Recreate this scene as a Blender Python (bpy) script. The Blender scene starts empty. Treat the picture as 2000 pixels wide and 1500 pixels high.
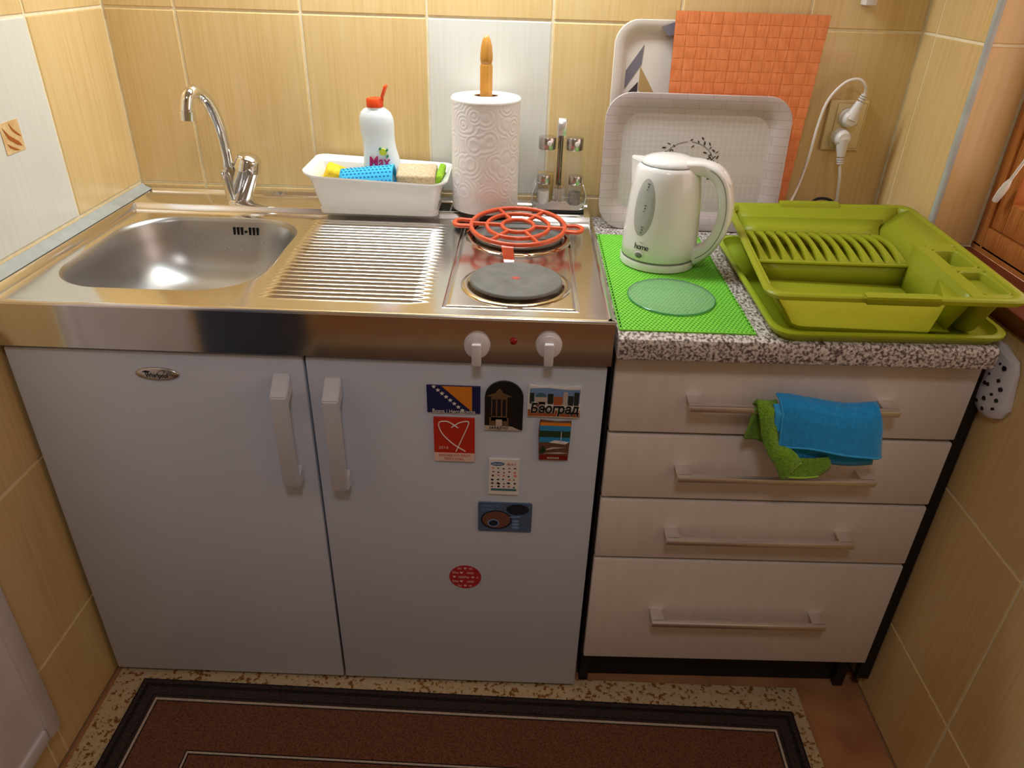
import bpy, bmesh, math, random
from mathutils import Vector, Matrix
random.seed(7)
S = bpy.context.scene
COL = S.collection
PI = math.pi

# ------------------------------------------------------------------ camera
cam_d = bpy.data.cameras.new('camera'); cam = bpy.data.objects.new('camera', cam_d); COL.objects.link(cam)
yaw, pitch, roll = (math.radians(a) for a in (-0.416, 30.1593, 1.8186))
fw = Vector((math.sin(yaw)*math.cos(pitch), math.cos(yaw)*math.cos(pitch), -math.sin(pitch)))
rt = Vector((math.cos(yaw), -math.sin(yaw), 0)); up = rt.cross(fw)
r2 = math.cos(roll)*rt + math.sin(roll)*up; u2 = -math.sin(roll)*rt + math.cos(roll)*up
M = Matrix.Identity(4)
for i in range(3):
    M[i][0] = r2[i]; M[i][1] = u2[i]; M[i][2] = -fw[i]
M[0][3], M[1][3], M[2][3] = 0.8500, -1.6366, 1.3891
cam.matrix_world = M
cam_d.sensor_width = 36; cam_d.lens = 36*1434.1/2000; cam_d.clip_start = 0.02
S.camera = cam

# ------------------------------------------------------------------ world, lights, exposure
S.view_settings.view_transform = 'Standard'; S.view_settings.look = 'None'
S.view_settings.gamma = 1; S.view_settings.use_curve_mapping = False
S.view_settings.exposure = 0.0
wd = bpy.data.worlds.new('daylight'); S.world = wd; wd.use_nodes = True
wd.node_tree.nodes['Background'].inputs[0].default_value = (1.0, 0.74, 0.64, 1)
wd.node_tree.nodes['Background'].inputs[1].default_value = 2.1
def area(name, loc, rot, sx, sy, power, color, portal=False):
    l = bpy.data.lights.new(name, 'AREA'); l.shape = 'RECTANGLE'; l.size = sx; l.size_y = sy
    l.energy = power; l.color = color
    if portal: l.cycles.is_portal = True
    o = bpy.data.objects.new(name, l); COL.objects.link(o); o.location = loc; o.rotation_euler = rot
    return o
area('window_portal', (1.83, -0.68, 1.42), (0, PI/2, 0), 0.90, 0.86, 1, (1, 1, 1), portal=True)
UNDER_W = 9.4      # under-cabinet tube lamp
CEIL_W = 8.0      # ceiling lamp of the room
LAMP_COL = (0.86, 0.96, 1.0)
CEIL_COL = (0.86, 0.84, 0.86)

# ------------------------------------------------------------------ helpers
def lin(r, g, b):
    f = lambda c: (c/255/12.92) if c/255 <= 0.04045 else ((c/255+0.055)/1.055)**2.4
    return (f(r), f(g), f(b), 1)
def mat(name, col, rough=0.5, metal=0.0, spec=0.5, trans=0.0, ior=1.45, coat=0.0, aniso=0.0, emit=None, emit_s=0.0, sheen=0.0, sss=0.0, alpha=1.0):
    m = bpy.data.materials.new(name); m.use_nodes = True
    b = m.node_tree.nodes['Principled BSDF']
    b.inputs['Base Color'].default_value = col; b.inputs['Roughness'].default_value = rough
    b.inputs['Metallic'].default_value = metal; b.inputs['Specular IOR Level'].default_value = spec
    b.inputs['Transmission Weight'].default_value = trans; b.inputs['IOR'].default_value = ior
    b.inputs['Coat Weight'].default_value = coat; b.inputs['Anisotropic'].default_value = aniso
    b.inputs['Sheen Weight'].default_value = sheen; b.inputs['Subsurface Weight'].default_value = sss
    b.inputs['Alpha'].default_value = alpha
    if emit:
        b.inputs['Emission Color'].default_value = emit; b.inputs['Emission Strength'].default_value = emit_s
    return m
def nd(m, t, **kw):
    n = m.node_tree.nodes.new(t)
    for k, v in kw.items(): setattr(n, k, v)
    return n
def lk(m, a, ao, b, bi): m.node_tree.links.new(a.outputs[ao], b.inputs[bi])
def bsdf(m): return m.node_tree.nodes['Principled BSDF']
def coords(m, scale=(1, 1, 1), kind='Position'):
    if kind == 'Position': g = nd(m, 'ShaderNodeNewGeometry'); out = 'Position'
    else: g = nd(m, 'ShaderNodeTexCoord'); out = kind
    mp = nd(m, 'ShaderNodeMapping'); mp.inputs['Scale'].default_value = scale
    lk(m, g, out, mp, 'Vector'); return mp
def ramp(m, src, so, stops):
    r = nd(m, 'ShaderNodeValToRGB'); e = r.color_ramp.elements
    while len(e) < len(stops): e.new(0.5)
    for el, (p, c) in zip(e, stops): el.position = p; el.color = c
    lk(m, src, so, r, 'Fac'); return r
def noisy(m, scale, stops, sc=(1, 1, 1), detail=4, bump=0.0, bdist=0.001, rough=0.5, kind='Position'):
    """colour (stops) and fine relief from one noise"""
    mp = coords(m, sc, kind); n = nd(m, 'ShaderNodeTexNoise')
    n.inputs['Scale'].default_value = scale; n.inputs['Detail'].default_value = detail; n.inputs['Roughness'].default_value = rough
    lk(m, mp, 'Vector', n, 'Vector')
    if stops:
        r = ramp(m, n, 'Fac', stops); lk(m, r, 'Color', bsdf(m), 'Base Color')
    if bump:
        b = nd(m, 'ShaderNodeBump'); b.inputs['Strength'].default_value = bump; b.inputs['Distance'].default_value = bdist
        lk(m, n, 'Fac', b, 'Height'); lk(m, b, 'Normal', bsdf(m), 'Normal')
    return m
def tag(o, label=None, cat=None, group=None, kind=None):
    if label: o['label'] = label
    if cat: o['category'] = cat
    if group: o['group'] = group
    if kind: o['kind'] = kind
    return o
def thing(name, loc, label, cat, group=None):
    o = bpy.data.objects.new(name, None); COL.objects.link(o); o.location = loc
    o.empty_display_size = 0.05
    return tag(o, label, cat, group)
def wloc(o):
    v = Vector((0, 0, 0))
    while o: v += o.location; o = o.parent
    return v
def obj(name, me, m, parent=None, smooth=False, label=None):
    """mesh given in world coordinates; the parent carries only a location"""
    if isinstance(me, bmesh.types.BMesh):
        b = me; me = bpy.data.meshes.new(name); b.to_mesh(me); b.free()
    o = bpy.data.objects.new(name, me); COL.objects.link(o)
    if m and not me.materials: me.materials.append(m)
    if parent: o.parent = parent; o.location = -wloc(parent)
    if smooth:
        for p in me.polygons: p.use_smooth = True
    if label: o['label'] = label
    return o
def pymesh(name, v, f):
    me = bpy.data.meshes.new(name); me.from_pydata([tuple(p) for p in v], [], f); me.update(); return me
def fixn(me):
    b = bmesh.new(); b.from_mesh(me); bmesh.ops.recalc_face_normals(b, faces=b.faces); b.to_mesh(me); b.free(); return me
def sharp(o, ang=35):
    me = o.data
    for p in me.polygons: p.use_smooth = True
    me.set_sharp_from_angle(angle=math.radians(ang)); return o
def bm_box(x0, x1, y0, y1, z0, z1, bev=0.0, seg=2, bm=None):
    b = bmesh.new()
    bmesh.ops.create_cube(b, size=1)
    bmesh.ops.scale(b, vec=(x1-x0, y1-y0, z1-z0), verts=b.verts)
    bmesh.ops.translate(b, vec=((x0+x1)/2, (y0+y1)/2, (z0+z1)/2), verts=b.verts)
    if bev: bmesh.ops.bevel(b, geom=list(b.edges), offset=bev, segments=seg, affect='EDGES', profile=0.5)
    if bm is None: return b
    t = bpy.data.meshes.new('t'); b.to_mesh(t); b.free(); bm.from_mesh(t); bpy.data.meshes.remove(t); return bm
def box(name, x0, x1, y0, y1, z0, z1, m, parent=None, bev=0.0, seg=2, label=None):
    o = obj(name, bm_box(x0, x1, y0, y1, z0, z1, bev, seg), m, parent, label=label)
    if bev: sharp(o, 40)
    return o
def boxes(name, lst, m, parent=None, bev=0.0):
    b = bmesh.new()
    for l in lst: bm_box(*l, bev, 2, b)
    o = obj(name, b, m, parent)
    if bev: sharp(o, 40)
    return o
def loft(loops, closed=True, cap0=False, cap1=False):
    v = []; f = []; n = len(loops[0])
    for L in loops: v += [tuple(p) for p in L]
    for i in range(len(loops)-1):
        for j in range(n if closed else n-1):
            k = (j+1) % n
            f.append((i*n+j, i*n+k, (i+1)*n+k, (i+1)*n+j))
    if cap0: f.append(tuple(range(n)))
    if cap1: f.append(tuple(range((len(loops)-1)*n, len(loops)*n)))
    return v, f
def lathe(name, prof, cx, cy, m, parent=None, seg=32, sx=1.0, sy=1.0, rot=0.0, cap=True, ang=40, label=None):
    loops = []
    for r, z in prof:
        L = []
        for k in range(seg):
            a = 2*PI*k/seg; x = r*sx*math.cos(a); y = r*sy*math.sin(a)
            L.append((cx + x*math.cos(rot)-y*math.sin(rot), cy + x*math.sin(rot)+y*math.cos(rot), z))
        loops.append(L)
    v, f = loft(loops, True, cap and prof[0][0] > 0, cap and prof[-1][0] > 0)
    o = obj(name, fixn(pymesh(name, v, f)), m, parent, label=label); sharp(o, ang); return o
def crom(pts, sub=6):
    P = [Vector(p) for p in pts]
    if len(P) < 3: return P
    out = []
    Q = [P[0]*2-P[1]] + P + [P[-1]*2-P[-2]]
    for i in range(1, len(Q)-2):
        a, b, c, d = Q[i-1:i+3]
        for k in range(sub):
            t = k/sub
            out.append(0.5*((2*b)+(c-a)*t+(2*a-5*b+4*c-d)*t*t+(3*b-a-3*c+d)*t**3))
    out.append(P[-1]); return out
def sweep(pts, sec, closed=False, up=Vector((0, 0, 1)), scale=None):
    """sec: list of (side, up) offsets"""
    P = [Vector(p) for p in pts]; n = len(P); loops = []; prev = None
    for i, p in enumerate(P):
        if closed: t = P[(i+1) % n]-P[i-1]
        else: t = P[min(i+1, n-1)]-P[max(i-1, 0)]
        t.normalize()
        if prev is None:
            s = t.cross(up)
            if s.length < 1e-4: s = t.cross(Vector((1, 0, 0)))
        else:
            s = prev - t*prev.dot(t)
            if s.length < 1e-5: s = t.cross(up)
        if up is not None and abs(t.dot(up)) < 0.9 and closed: s = t.cross(up)
        s.normalize(); u = s.cross(t); prev = s
        k = scale[i] if scale else 1.0
        loops.append([p + s*a*k + u*b*k for a, b in sec])
    if closed: loops.append(loops[0])
    return loft(loops, True, not closed, not closed)
def circ(r, n=10, ry=None): return [(r*math.cos(2*PI*k/n), (ry or r)*math.sin(2*PI*k/n)) for k in range(n)]
def rsec(w, h, c, n=3):
    """rounded rectangle section, half sizes w,h"""
    out = []
    for (sx, sy, a0) in ((1, 1, 0), (-1, 1, 90), (-1, -1, 180), (1, -1, 270)):
        for k in range(n+1):
            a = math.radians(a0+90*k/n); out.append((sx*(w-c)+c*math.cos(a), sy*(h-c)+c*math.sin(a)))
    return out
def tube(name, pts, r, m, parent=None, n=10, smooth_path=6, closed=False, sec=None, scale=None, label=None):
    P = crom(pts, smooth_path) if smooth_path and not closed else [Vector(p) for p in pts]
    v, f = sweep(P, sec or circ(r, n), closed, scale=scale)
    o = obj(name, fixn(pymesh(name, v, f)), m, parent, label=label); sharp(o, 50); return o
def prism_xz(name, pts, y0, y1, m, parent=None, label=None):
    n = len(pts); v = [(x, y0, z) for x, z in pts] + [(x, y1, z) for x, z in pts]
    f = [tuple(range(n)), tuple(range(2*n-1, n-1, -1))] + [(i, (i+1) % n, n+(i+1) % n, n+i) for i in range(n)]
    return obj(name, fixn(pymesh(name, v, f)), m, parent, label=label)
def prism_yz(name, pts, x0, x1, m, parent=None, bev=0.0, label=None):
    n = len(pts); v = [(x0, y, z) for y, z in pts] + [(x1, y, z) for y, z in pts]
    f = [tuple(range(n)), tuple(range(2*n-1, n-1, -1))] + [(i, (i+1) % n, n+(i+1) % n, n+i) for i in range(n)]
    me = fixn(pymesh(name, v, f))
    if bev:
        b = bmesh.new(); b.from_mesh(me); bmesh.ops.bevel(b, geom=list(b.edges), offset=bev, segments=2, affect='EDGES'); b.to_mesh(me); b.free()
    o = obj(name, me, m, parent, label=label)
    if bev: sharp(o, 40)
    return o
def rrect(x0, x1, y0, y1, r, n=6):
    out = []
    for (cx, cy, a0) in ((x1-r, y1-r, 0), (x0+r, y1-r, 90), (x0+r, y0+r, 180), (x1-r, y0+r, 270)):
        for k in range(n+1):
            a = math.radians(a0+90*k/n); out.append((cx+r*math.cos(a), cy+r*math.sin(a)))
    return out
def text(name, body, size, mtx, m, parent=None, ext=0.0002, align='CENTER', shear=0.0, sx=1.0, bold=0.0):
    c = bpy.data.curves.new(name, 'FONT'); c.body = body; c.size = size; c.align_x = align; c.align_y = 'CENTER'
    c.extrude = ext; c.shear = shear; c.resolution_u = 3; c.offset = bold
    o = bpy.data.objects.new(name, c); COL.objects.link(o)
    dg = bpy.context.evaluated_depsgraph_get(); me = bpy.data.meshes.new_from_object(o.evaluated_get(dg))
    bpy.data.objects.remove(o); bpy.data.curves.remove(c)
    me.transform(mtx @ Matrix.Diagonal((sx, 1, 1, 1))); me.materials.clear()
    return obj(name, me, m, parent)
def face_y(x, y, z, tilt=0.0): return Matrix.Translation((x, y, z)) @ Matrix.Rotation(PI/2, 4, 'X') @ Matrix.Rotation(tilt, 4, 'Z')

# ------------------------------------------------------------------ materials
def tile_mat(name, a, b, c):
    m = mat(name, a, 0.28, spec=0.5)
    mp = coords(m, (1, 1, 0.03)); n = nd(m, 'ShaderNodeTexNoise'); n.inputs['Scale'].default_value = 170; n.inputs['Detail'].default_value = 3
    lk(m, mp, 'Vector', n, 'Vector')
    mp2 = coords(m, (1, 1, 0.12)); n2 = nd(m, 'ShaderNodeTexNoise'); n2.inputs['Scale'].default_value = 9; n2.inputs['Detail'].default_value = 3
    lk(m, mp2, 'Vector', n2, 'Vector')
    mx = nd(m, 'ShaderNodeMath', operation='MULTIPLY_ADD'); mx.inputs[1].default_value = 0.55
    lk(m, n, 'Fac', mx, 0)
    m2 = nd(m, 'ShaderNodeMath', operation='MULTIPLY'); m2.inputs[1].default_value = 0.45; lk(m, n2, 'Fac', m2, 0); lk(m, m2, 'Value', mx, 2)
    r = ramp(m, mx, 'Value', [(0.24, c), (0.5, a), (0.74, b)]); lk(m, r, 'Color', bsdf(m), 'Base Color')
    return m
M_YT = tile_mat('yellow_streaked_glaze', lin(222, 190, 133), lin(229, 201, 149), lin(207, 170, 108))
M_WT = tile_mat('white_streaked_glaze', lin(222, 219, 208), lin(227, 225, 215), lin(214, 210, 198))
M_FT = noisy(mat('terracotta_floor_glaze', lin(176, 122, 82), 0.4), 14, [(0.3, lin(160, 106, 70)), (0.7, lin(186, 134, 92))])
M_GROUT = noisy(mat('pale_grout', lin(240, 226, 190), 0.9), 60, [(0.3, lin(232, 216, 178)), (0.7, lin(246, 234, 204))])
M_PLASTER = noisy(mat('painted_plaster', lin(214, 200, 180), 0.8), 20, [(0.3, lin(208, 194, 172)), (0.7, lin(220, 206, 188))], bump=0.1)
M_CEIL = noisy(mat('white_ceiling_paint', lin(235, 230, 220), 0.9), 20, [(0.3, lin(230, 224, 214)), (0.7, lin(238, 234, 226))])
M_CASING = noisy(mat('white_gloss_paint', lin(226, 216, 214), 0.35), 12, [(0.3, lin(220, 208, 206)), (0.7, lin(230, 221, 220))])
M_NAVY = noisy(mat('navy_paint', lin(66, 80, 104), 0.5), 12, [(0.3, lin(60, 74, 96)), (0.7, lin(72, 88, 112))])
M_WOODW = noisy(mat('orange_varnished_wood', lin(176, 104, 48), 0.32, coat=0.3), 26, [(0.3, lin(156, 86, 36)), (0.7, lin(192, 122, 62))], sc=(1, 6, 0.35), bump=0.1)
M_SILL = noisy(mat('dark_red_brown_sill', lin(104, 46, 30), 0.35), 30, [(0.3, lin(90, 38, 24)), (0.7, lin(118, 54, 34))], sc=(4, .5, 1))
M_GREYTRIM = noisy(mat('grey_plastic_trim', lin(178, 182, 178), 0.4), 40, [(0.3, lin(170, 174, 170)), (0.7, lin(186, 190, 186))])
M_GLASSW = mat('window_glass', (0.9, 0.92, 0.94, 1), 0.02, alpha=0.08)
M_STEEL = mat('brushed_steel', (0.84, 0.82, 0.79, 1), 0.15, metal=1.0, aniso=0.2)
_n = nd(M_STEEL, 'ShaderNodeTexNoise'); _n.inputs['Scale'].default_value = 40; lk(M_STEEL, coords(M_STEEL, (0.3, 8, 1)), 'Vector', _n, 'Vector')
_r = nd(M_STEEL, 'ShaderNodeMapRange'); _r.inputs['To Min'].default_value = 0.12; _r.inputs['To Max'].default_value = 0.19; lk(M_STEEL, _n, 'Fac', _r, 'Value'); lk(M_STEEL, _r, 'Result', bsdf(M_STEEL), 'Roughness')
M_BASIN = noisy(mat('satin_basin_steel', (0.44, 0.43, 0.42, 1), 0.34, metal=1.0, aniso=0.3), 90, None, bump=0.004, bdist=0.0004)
M_MIRROR = noisy(mat('polished_steel_panel', (0.60, 0.58, 0.56, 1), 0.09, metal=1.0), 8, None, sc=(1, 1, 1), bump=0.006, bdist=0.002)
M_CHROME = mat('chrome', (0.80, 0.80, 0.80, 1), 0.05, metal=1.0)
M_SATIN = mat('satin_metal_caps', (0.60, 0.57, 0.54, 1), 0.24, metal=1.0)
M_BRIGHT = mat('bright_satin_steel', (0.90, 0.90, 0.90, 1), 0.30, metal=0.85)
M_ALU = mat('satin_aluminium', (0.84, 0.81, 0.80, 1), 0.42, metal=1.0)
M_LACQ = noisy(mat('white_enamel', lin(203, 209, 224), 0.30, spec=0.4), 5, [(0.3, lin(201, 207, 222)), (0.7, lin(205, 211, 226))])
M_DRAWER = noisy(mat('white_woodgrain_foil', lin(228, 216, 208), 0.42, spec=0.35), 60, [(0.3, lin(225, 213, 204)), (0.7, lin(231, 220, 212))], sc=(1, 1, 0.02))
M_BLACK = mat('black_carcass', lin(26, 23, 23), 0.55)
M_DARK = mat('dark_slot', lin(8, 8, 8), 0.9)
M_WPLAST = mat('white_plastic', lin(228, 220, 214), 0.35, sss=0.0)
M_KNOB = mat('pale_grey_plastic', lin(220, 214, 216), 0.35)
M_HANDLE = mat('cool_white_handle_plastic', lin(208, 208, 218), 0.38)
M_KETTLE = mat('white_gloss_plastic', lin(236, 234, 230), 0.16, coat=0.3)
M_GAUGE = mat('smoky_gauge_window', lin(176, 178, 172), 0.15)
M_GREYSEAM = mat('grey_seam', lin(120, 124, 118), 0.5)
M_INK = mat('black_ink', lin(24, 24, 26), 0.6)
M_CAST = noisy(mat('cast_iron_plate', lin(112, 110, 105), 0.6, spec=0.4), 40, [(0.3, lin(104, 102, 97)), (0.7, lin(120, 118, 112))], bump=0.05)
M_BURNT = mat('blackened_rim', (0.10, 0.07, 0.05, 1), 0.3, metal=0.8)
M_RING = mat('heat_tinted_ring', (0.70, 0.62, 0.50, 1), 0.12, metal=1.0)
M_RED = mat('faded_red_paint', lin(190, 80, 66), 0.6)
M_LED = mat('red_indicator_lens', lin(150, 20, 16), 0.2)
M_TRIVET = noisy(mat('orange_red_enamel', lin(214, 84, 44), 0.25, coat=0.4), 40, [(0.3, lin(202, 74, 38)), (0.7, lin(222, 94, 54))])
def granite():
    m = mat('speckled_granite_laminate', lin(150, 140, 134), 0.4)
    mp = coords(m, (1, 0.6, 1)); n = nd(m, 'ShaderNodeTexNoise'); n.inputs['Scale'].default_value = 210; n.inputs['Detail'].default_value = 3; n.inputs['Roughness'].default_value = 0.6
    lk(m, mp, 'Vector', n, 'Vector')
    r = ramp(m, n, 'Fac', [(0.37, lin(84, 72, 70)), (0.45, lin(136, 122, 116)), (0.52, lin(192, 182, 175)), (0.60, lin(218, 210, 203))])
    lk(m, r, 'Color', bsdf(m), 'Base Color'); return m
M_GRANITE = granite()
M_LIME = mat('lime_green_plastic', lin(182, 192, 52), 0.34, sss=0.0)
M_LIMETRAY = mat('lime_tray_plastic', lin(180, 196, 50), 0.34)
def translucent(m, col, f):
    t = nd(m, 'ShaderNodeBsdfTranslucent'); t.inputs['Color'].default_value = col
    x = nd(m, 'ShaderNodeMixShader'); x.inputs['Fac'].default_value = f
    out = m.node_tree.nodes['Material Output']
    lk(m, bsdf(m), 'BSDF', x, 1); lk(m, t, 'BSDF', x, 2); lk(m, x, 'Shader', out, 'Surface')
translucent(M_LIME, lin(212, 208, 64), 0.42); translucent(M_LIMETRAY, lin(214, 222, 60), 0.25)
M_MATG = mat('green_foam_mesh', lin(122, 206, 60), 0.75)
M_MATU = mat('dark_green_underlay', lin(34, 78, 22), 0.9)
M_GLASSG = mat('green_tinted_glass', (0.42, 0.66, 0.46, 1), 0.03, spec=0.5, alpha=0.26)
M_GLASSEDGE = mat('deep_green_glass_edge', (0.05, 0.30, 0.14, 1), 0.08, alpha=0.8)
M_GLASS = mat('clear_glass', (0.86, 0.86, 0.84, 1), 0.03, spec=0.8, alpha=0.11)
M_OIL = mat('golden_oil', (0.72, 0.46, 0.07, 1), 0.05, alpha=0.8)
M_SALT = noisy(mat('salt', lin(222, 214, 208), 0.9), 400, [(0.3, lin(210, 200, 194)), (0.7, lin(232, 226, 220))])
M_PEPPER = noisy(mat('ground_pepper', lin(112, 94, 78), 0.9), 500, [(0.35, lin(70, 56, 46)), (0.65, lin(150, 130, 110))])
M_TOOTH = noisy(mat('wooden_toothpicks', lin(196, 160, 112), 0.7), 300, [(0.3, lin(150, 112, 70)), (0.7, lin(214, 184, 140))], sc=(1, 1, .1))
M_CERAMIC = mat('white_glazed_ceramic', lin(238, 236, 232), 0.14, coat=0.4)
M_BOTTLE = mat('white_bottle_plastic', lin(228, 234, 236), 0.22)
M_CAPRED = mat('orange_red_cap', lin(232, 74, 22), 0.35)
M_MAGENTA = mat('magenta_print', lin(196, 28, 92), 0.5)
M_LEMON = mat('lemon_print', lin(196, 206, 50), 0.5)
M_LEAF = mat('leaf_green_print', lin(50, 130, 84), 0.5)
M_SPY = noisy(mat('yellow_sponge', lin(244, 206, 44), 0.9), 260, [(0.35, lin(226, 184, 26)), (0.65, lin(250, 216, 62))], bump=0.5, bdist=0.002)
M_SPB = mat('blue_cellulose_cloth', lin(66, 182, 226), 0.8)
M_SPB2 = mat('blue_cloth_inside', lin(30, 112, 176), 0.85)
M_SPT = noisy(mat('tan_sponge', lin(208, 184, 146), 0.95), 240, [(0.3, lin(190, 162, 122)), (0.7, lin(220, 198, 164))], bump=0.5, bdist=0.002)
M_SPG = noisy(mat('green_scourer', lin(150, 196, 40), 0.95), 300, [(0.3, lin(126, 174, 28)), (0.7, lin(168, 212, 60))], bump=0.4, bdist=0.002)
def towel_mat():
    m = mat('embossed_white_paper', lin(240, 234, 232), 0.9)
    mp = coords(m, (1, 1, 1)); v = nd(m, 'ShaderNodeTexVoronoi'); v.inputs['Scale'].default_value = 26; v.inputs['Randomness'].default_value = 1.0
    lk(m, mp, 'Vector', v, 'Vector')
    a = nd(m, 'ShaderNodeMath', operation='MULTIPLY'); a.inputs[1].default_value = 34.0; lk(m, v, 'Distance', a, 0)
    s = nd(m, 'ShaderNodeMath', operation='SINE'); lk(m, a, 'Value', s, 0)
    b = nd(m, 'ShaderNodeBump'); b.inputs['Strength'].default_value = 0.28; b.inputs['Distance'].default_value = 0.0010
    lk(m, s, 'Value', b, 'Height'); lk(m, b, 'Normal', bsdf(m), 'Normal'); return m
M_PAPER = towel_mat()
M_PAPERTOP = noisy(mat('wound_paper_edge', lin(244, 240, 238), 0.95), 60, [(0.3, lin(238, 232, 230)), (0.7, lin(248, 246, 244))])
M_CARD = mat('brown_cardboard_core', lin(140, 104, 66), 0.9)
M_STICK = noisy(mat('varnished_beech', lin(206, 142, 56), 0.28, coat=0.4), 50, [(0.3, lin(188, 122, 42)), (0.7, lin(216, 156, 72))], sc=(1, 1, .1))
def weave_mat():
    return noisy(mat('orange_vinyl_weave', lin(232, 134, 76), 0.55), 220, [(0.3, lin(224, 124, 66)), (0.7, lin(238, 144, 88))], sc=(1, 1, .15), bump=0.08)
M_WEAVE = weave_mat()
M_WEAVEB = noisy(mat('orange_vinyl_gap', lin(186, 92, 46), 0.7), 120, [(0.3, lin(176, 84, 40)), (0.7, lin(198, 102, 54))])
def tray_mat():
    m = mat('grey_melamine', lin(196, 184, 178), 0.35)
    mp = coords(m, (1, 1, 1)); v = nd(m, 'ShaderNodeTexVoronoi', feature='DISTANCE_TO_EDGE'); v.inputs['Scale'].default_value = 90; v.inputs['Randomness'].default_value = 0.0
    lk(m, mp, 'Vector', v, 'Vector')
    r = ramp(m, v, 'Distance', [(0.05, lin(206, 198, 195)), (0.18, lin(199, 190, 187))]); lk(m, r, 'Color', bsdf(m), 'Base Color'); return m
M_TRAYC = tray_mat()
def tray_rim_mat():
    m = mat('grey_planked_rim_print', lin(178, 160, 156), 0.4)
    mp = coords(m, (1, 1, 1)); b = nd(m, 'ShaderNodeTexBrick'); b.inputs['Scale'].default_value = 15; b.inputs['Mortar Size'].default_value = 0.006; b.inputs['Brick Width'].default_value = 0.8
    b.inputs['Color1'].default_value = lin(196, 180, 178); b.inputs['Color2'].default_value = lin(188, 172, 170); b.inputs['Mortar'].default_value = lin(160, 144, 142)
    sp = nd(m, 'ShaderNodeSeparateXYZ'); cb = nd(m, 'ShaderNodeCombineXYZ'); lk(m, mp, 'Vector', sp, 'Vector'); lk(m, sp, 'X', cb, 'X'); lk(m, sp, 'Z', cb, 'Y')
    lk(m, cb, 'Vector', b, 'Vector'); lk(m, b, 'Color', bsdf(m), 'Base Color'); return m
M_TRAYR = tray_rim_mat()
M_TRAYW = mat('cream_melamine', lin(222, 212, 200), 0.35)
M_CHG = mat('slate_print', lin(118, 112, 120), 0.45)
M_CHT = mat('tan_print', lin(178, 144, 92), 0.45)
M_CHB = mat('dark_print', lin(62, 54, 54), 0.5)
M_SOCKET = mat('cream_socket_plastic', lin(226, 204, 154), 0.35)
M_CORD = mat('white_cable', lin(230, 220, 210), 0.45)
M_BLUE = noisy(mat('blue_microfibre', lin(24, 152, 226), 0.95, sheen=0.3), 160, [(0.3, lin(18, 142, 214)), (0.7, lin(32, 160, 234))], bump=0.3)
M_BLUEH = mat('blue_hem', lin(56, 170, 236), 0.9)
M_GREENC = noisy(mat('green_terry', lin(118, 170, 30), 0.95, sheen=0.3), 330, [(0.3, lin(92, 146, 20)), (0.7, lin(142, 190, 44))], bump=1.0, bdist=0.003)
M_GREENH = mat('pale_green_hem', lin(168, 210, 76), 0.9)
M_BAG = mat('white_polythene', lin(222, 220, 226), 0.25, spec=0.6)
def rug(name, a, b, sc=260):
    return noisy(mat(name, a, 0.98, spec=0.1, sheen=0.2), sc, [(0.3, a), (0.7, b)], bump=0.8, bdist=0.004)
M_RUGF = rug('brown_pile', lin(84, 46, 30), lin(132, 84, 56))
M_RUGD = rug('dark_plum_pile', lin(44, 30, 29), lin(70, 52, 48))
M_RUGK = rug('black_pile', lin(18, 14, 15), lin(34, 27, 27))
M_RUGW = rug('cream_pile', lin(176, 156, 138), lin(212, 194, 176))
def speckle_rug():
    m = mat('speckled_beige_pile', lin(206, 176, 132), 0.98, spec=0.1)
    mp = coords(m); n = nd(m, 'ShaderNodeTexNoise'); n.inputs['Scale'].default_value = 120; n.inputs['Detail'].default_value = 2; lk(m, mp, 'Vector', n, 'Vector')
    r = ramp(m, n, 'Fac', [(0.34, lin(140, 92, 50)), (0.40, lin(160, 112, 66)), (0.44, lin(208, 182, 142)), (0.8, lin(218, 194, 156))]); lk(m, r, 'Color', bsdf(m), 'Base Color')
    b = nd(m, 'ShaderNodeBump'); b.inputs['Strength'].default_value = 0.5; b.inputs['Distance'].default_value = 0.003; lk(m, n, 'Fac', b, 'Height'); lk(m, b, 'Normal', bsdf(m), 'Normal'); return m
M_RUGB = speckle_rug()
M_TUBE = mat('lit_lamp_diffuser', (1, 1, 1, 1), 0.5, emit=(*LAMP_COL, 1), emit_s=1.0)
M_WATER = mat('water', (1, 1, 1, 1), 0.0, trans=1.0, ior=1.33)

# ------------------------------------------------------------------ the room
W = 1.6353; XL = -0.009; FL = 0.008; YB = -3.1; HC = 2.5; TP = 0.2537; TH = 0.351; NY = -0.238; SILL = 0.925; WTOP = 1.95; NYE = -1.12
tiles = {}
G = 0.0016
def tile_mesh(w, h, axis, m, key):
    """chamfered slab, face in +local direction. axis 'y': lies in xz facing -y; 'x+': in yz facing +x; 'x-': facing -x; 'z': floor"""
    k = (round(w, 4), round(h, 4), axis, key)
    if k in tiles: return tiles[k]
    c = 0.0018; d = 0.0022
    a = [(0, 0), (w, 0), (w, h), (0, h)]; b = [(c, c), (w-c, c), (w-c, h-c), (c, h-c)]
    P = [(u, v, 0) for u, v in a] + [(u, v, d) for u, v in b]
    if axis == 'y': P = [(u, -t, v) for u, v, t in P]
    elif axis == 'x+': P = [(t, -u, v) for u, v, t in P]
    elif axis == 'x-': P = [(-t, -u, v) for u, v, t in P]
    else: P = [(u, v, t) for u, v, t in P]
    F = [(4, 5, 6, 7)] + [(i, (i+1) % 4, 4+(i+1) % 4, 4+i) for i in range(4)]
    me = fixn(pymesh('tile', P, F)); me.materials.append(m); tiles[k] = me; return me
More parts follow.
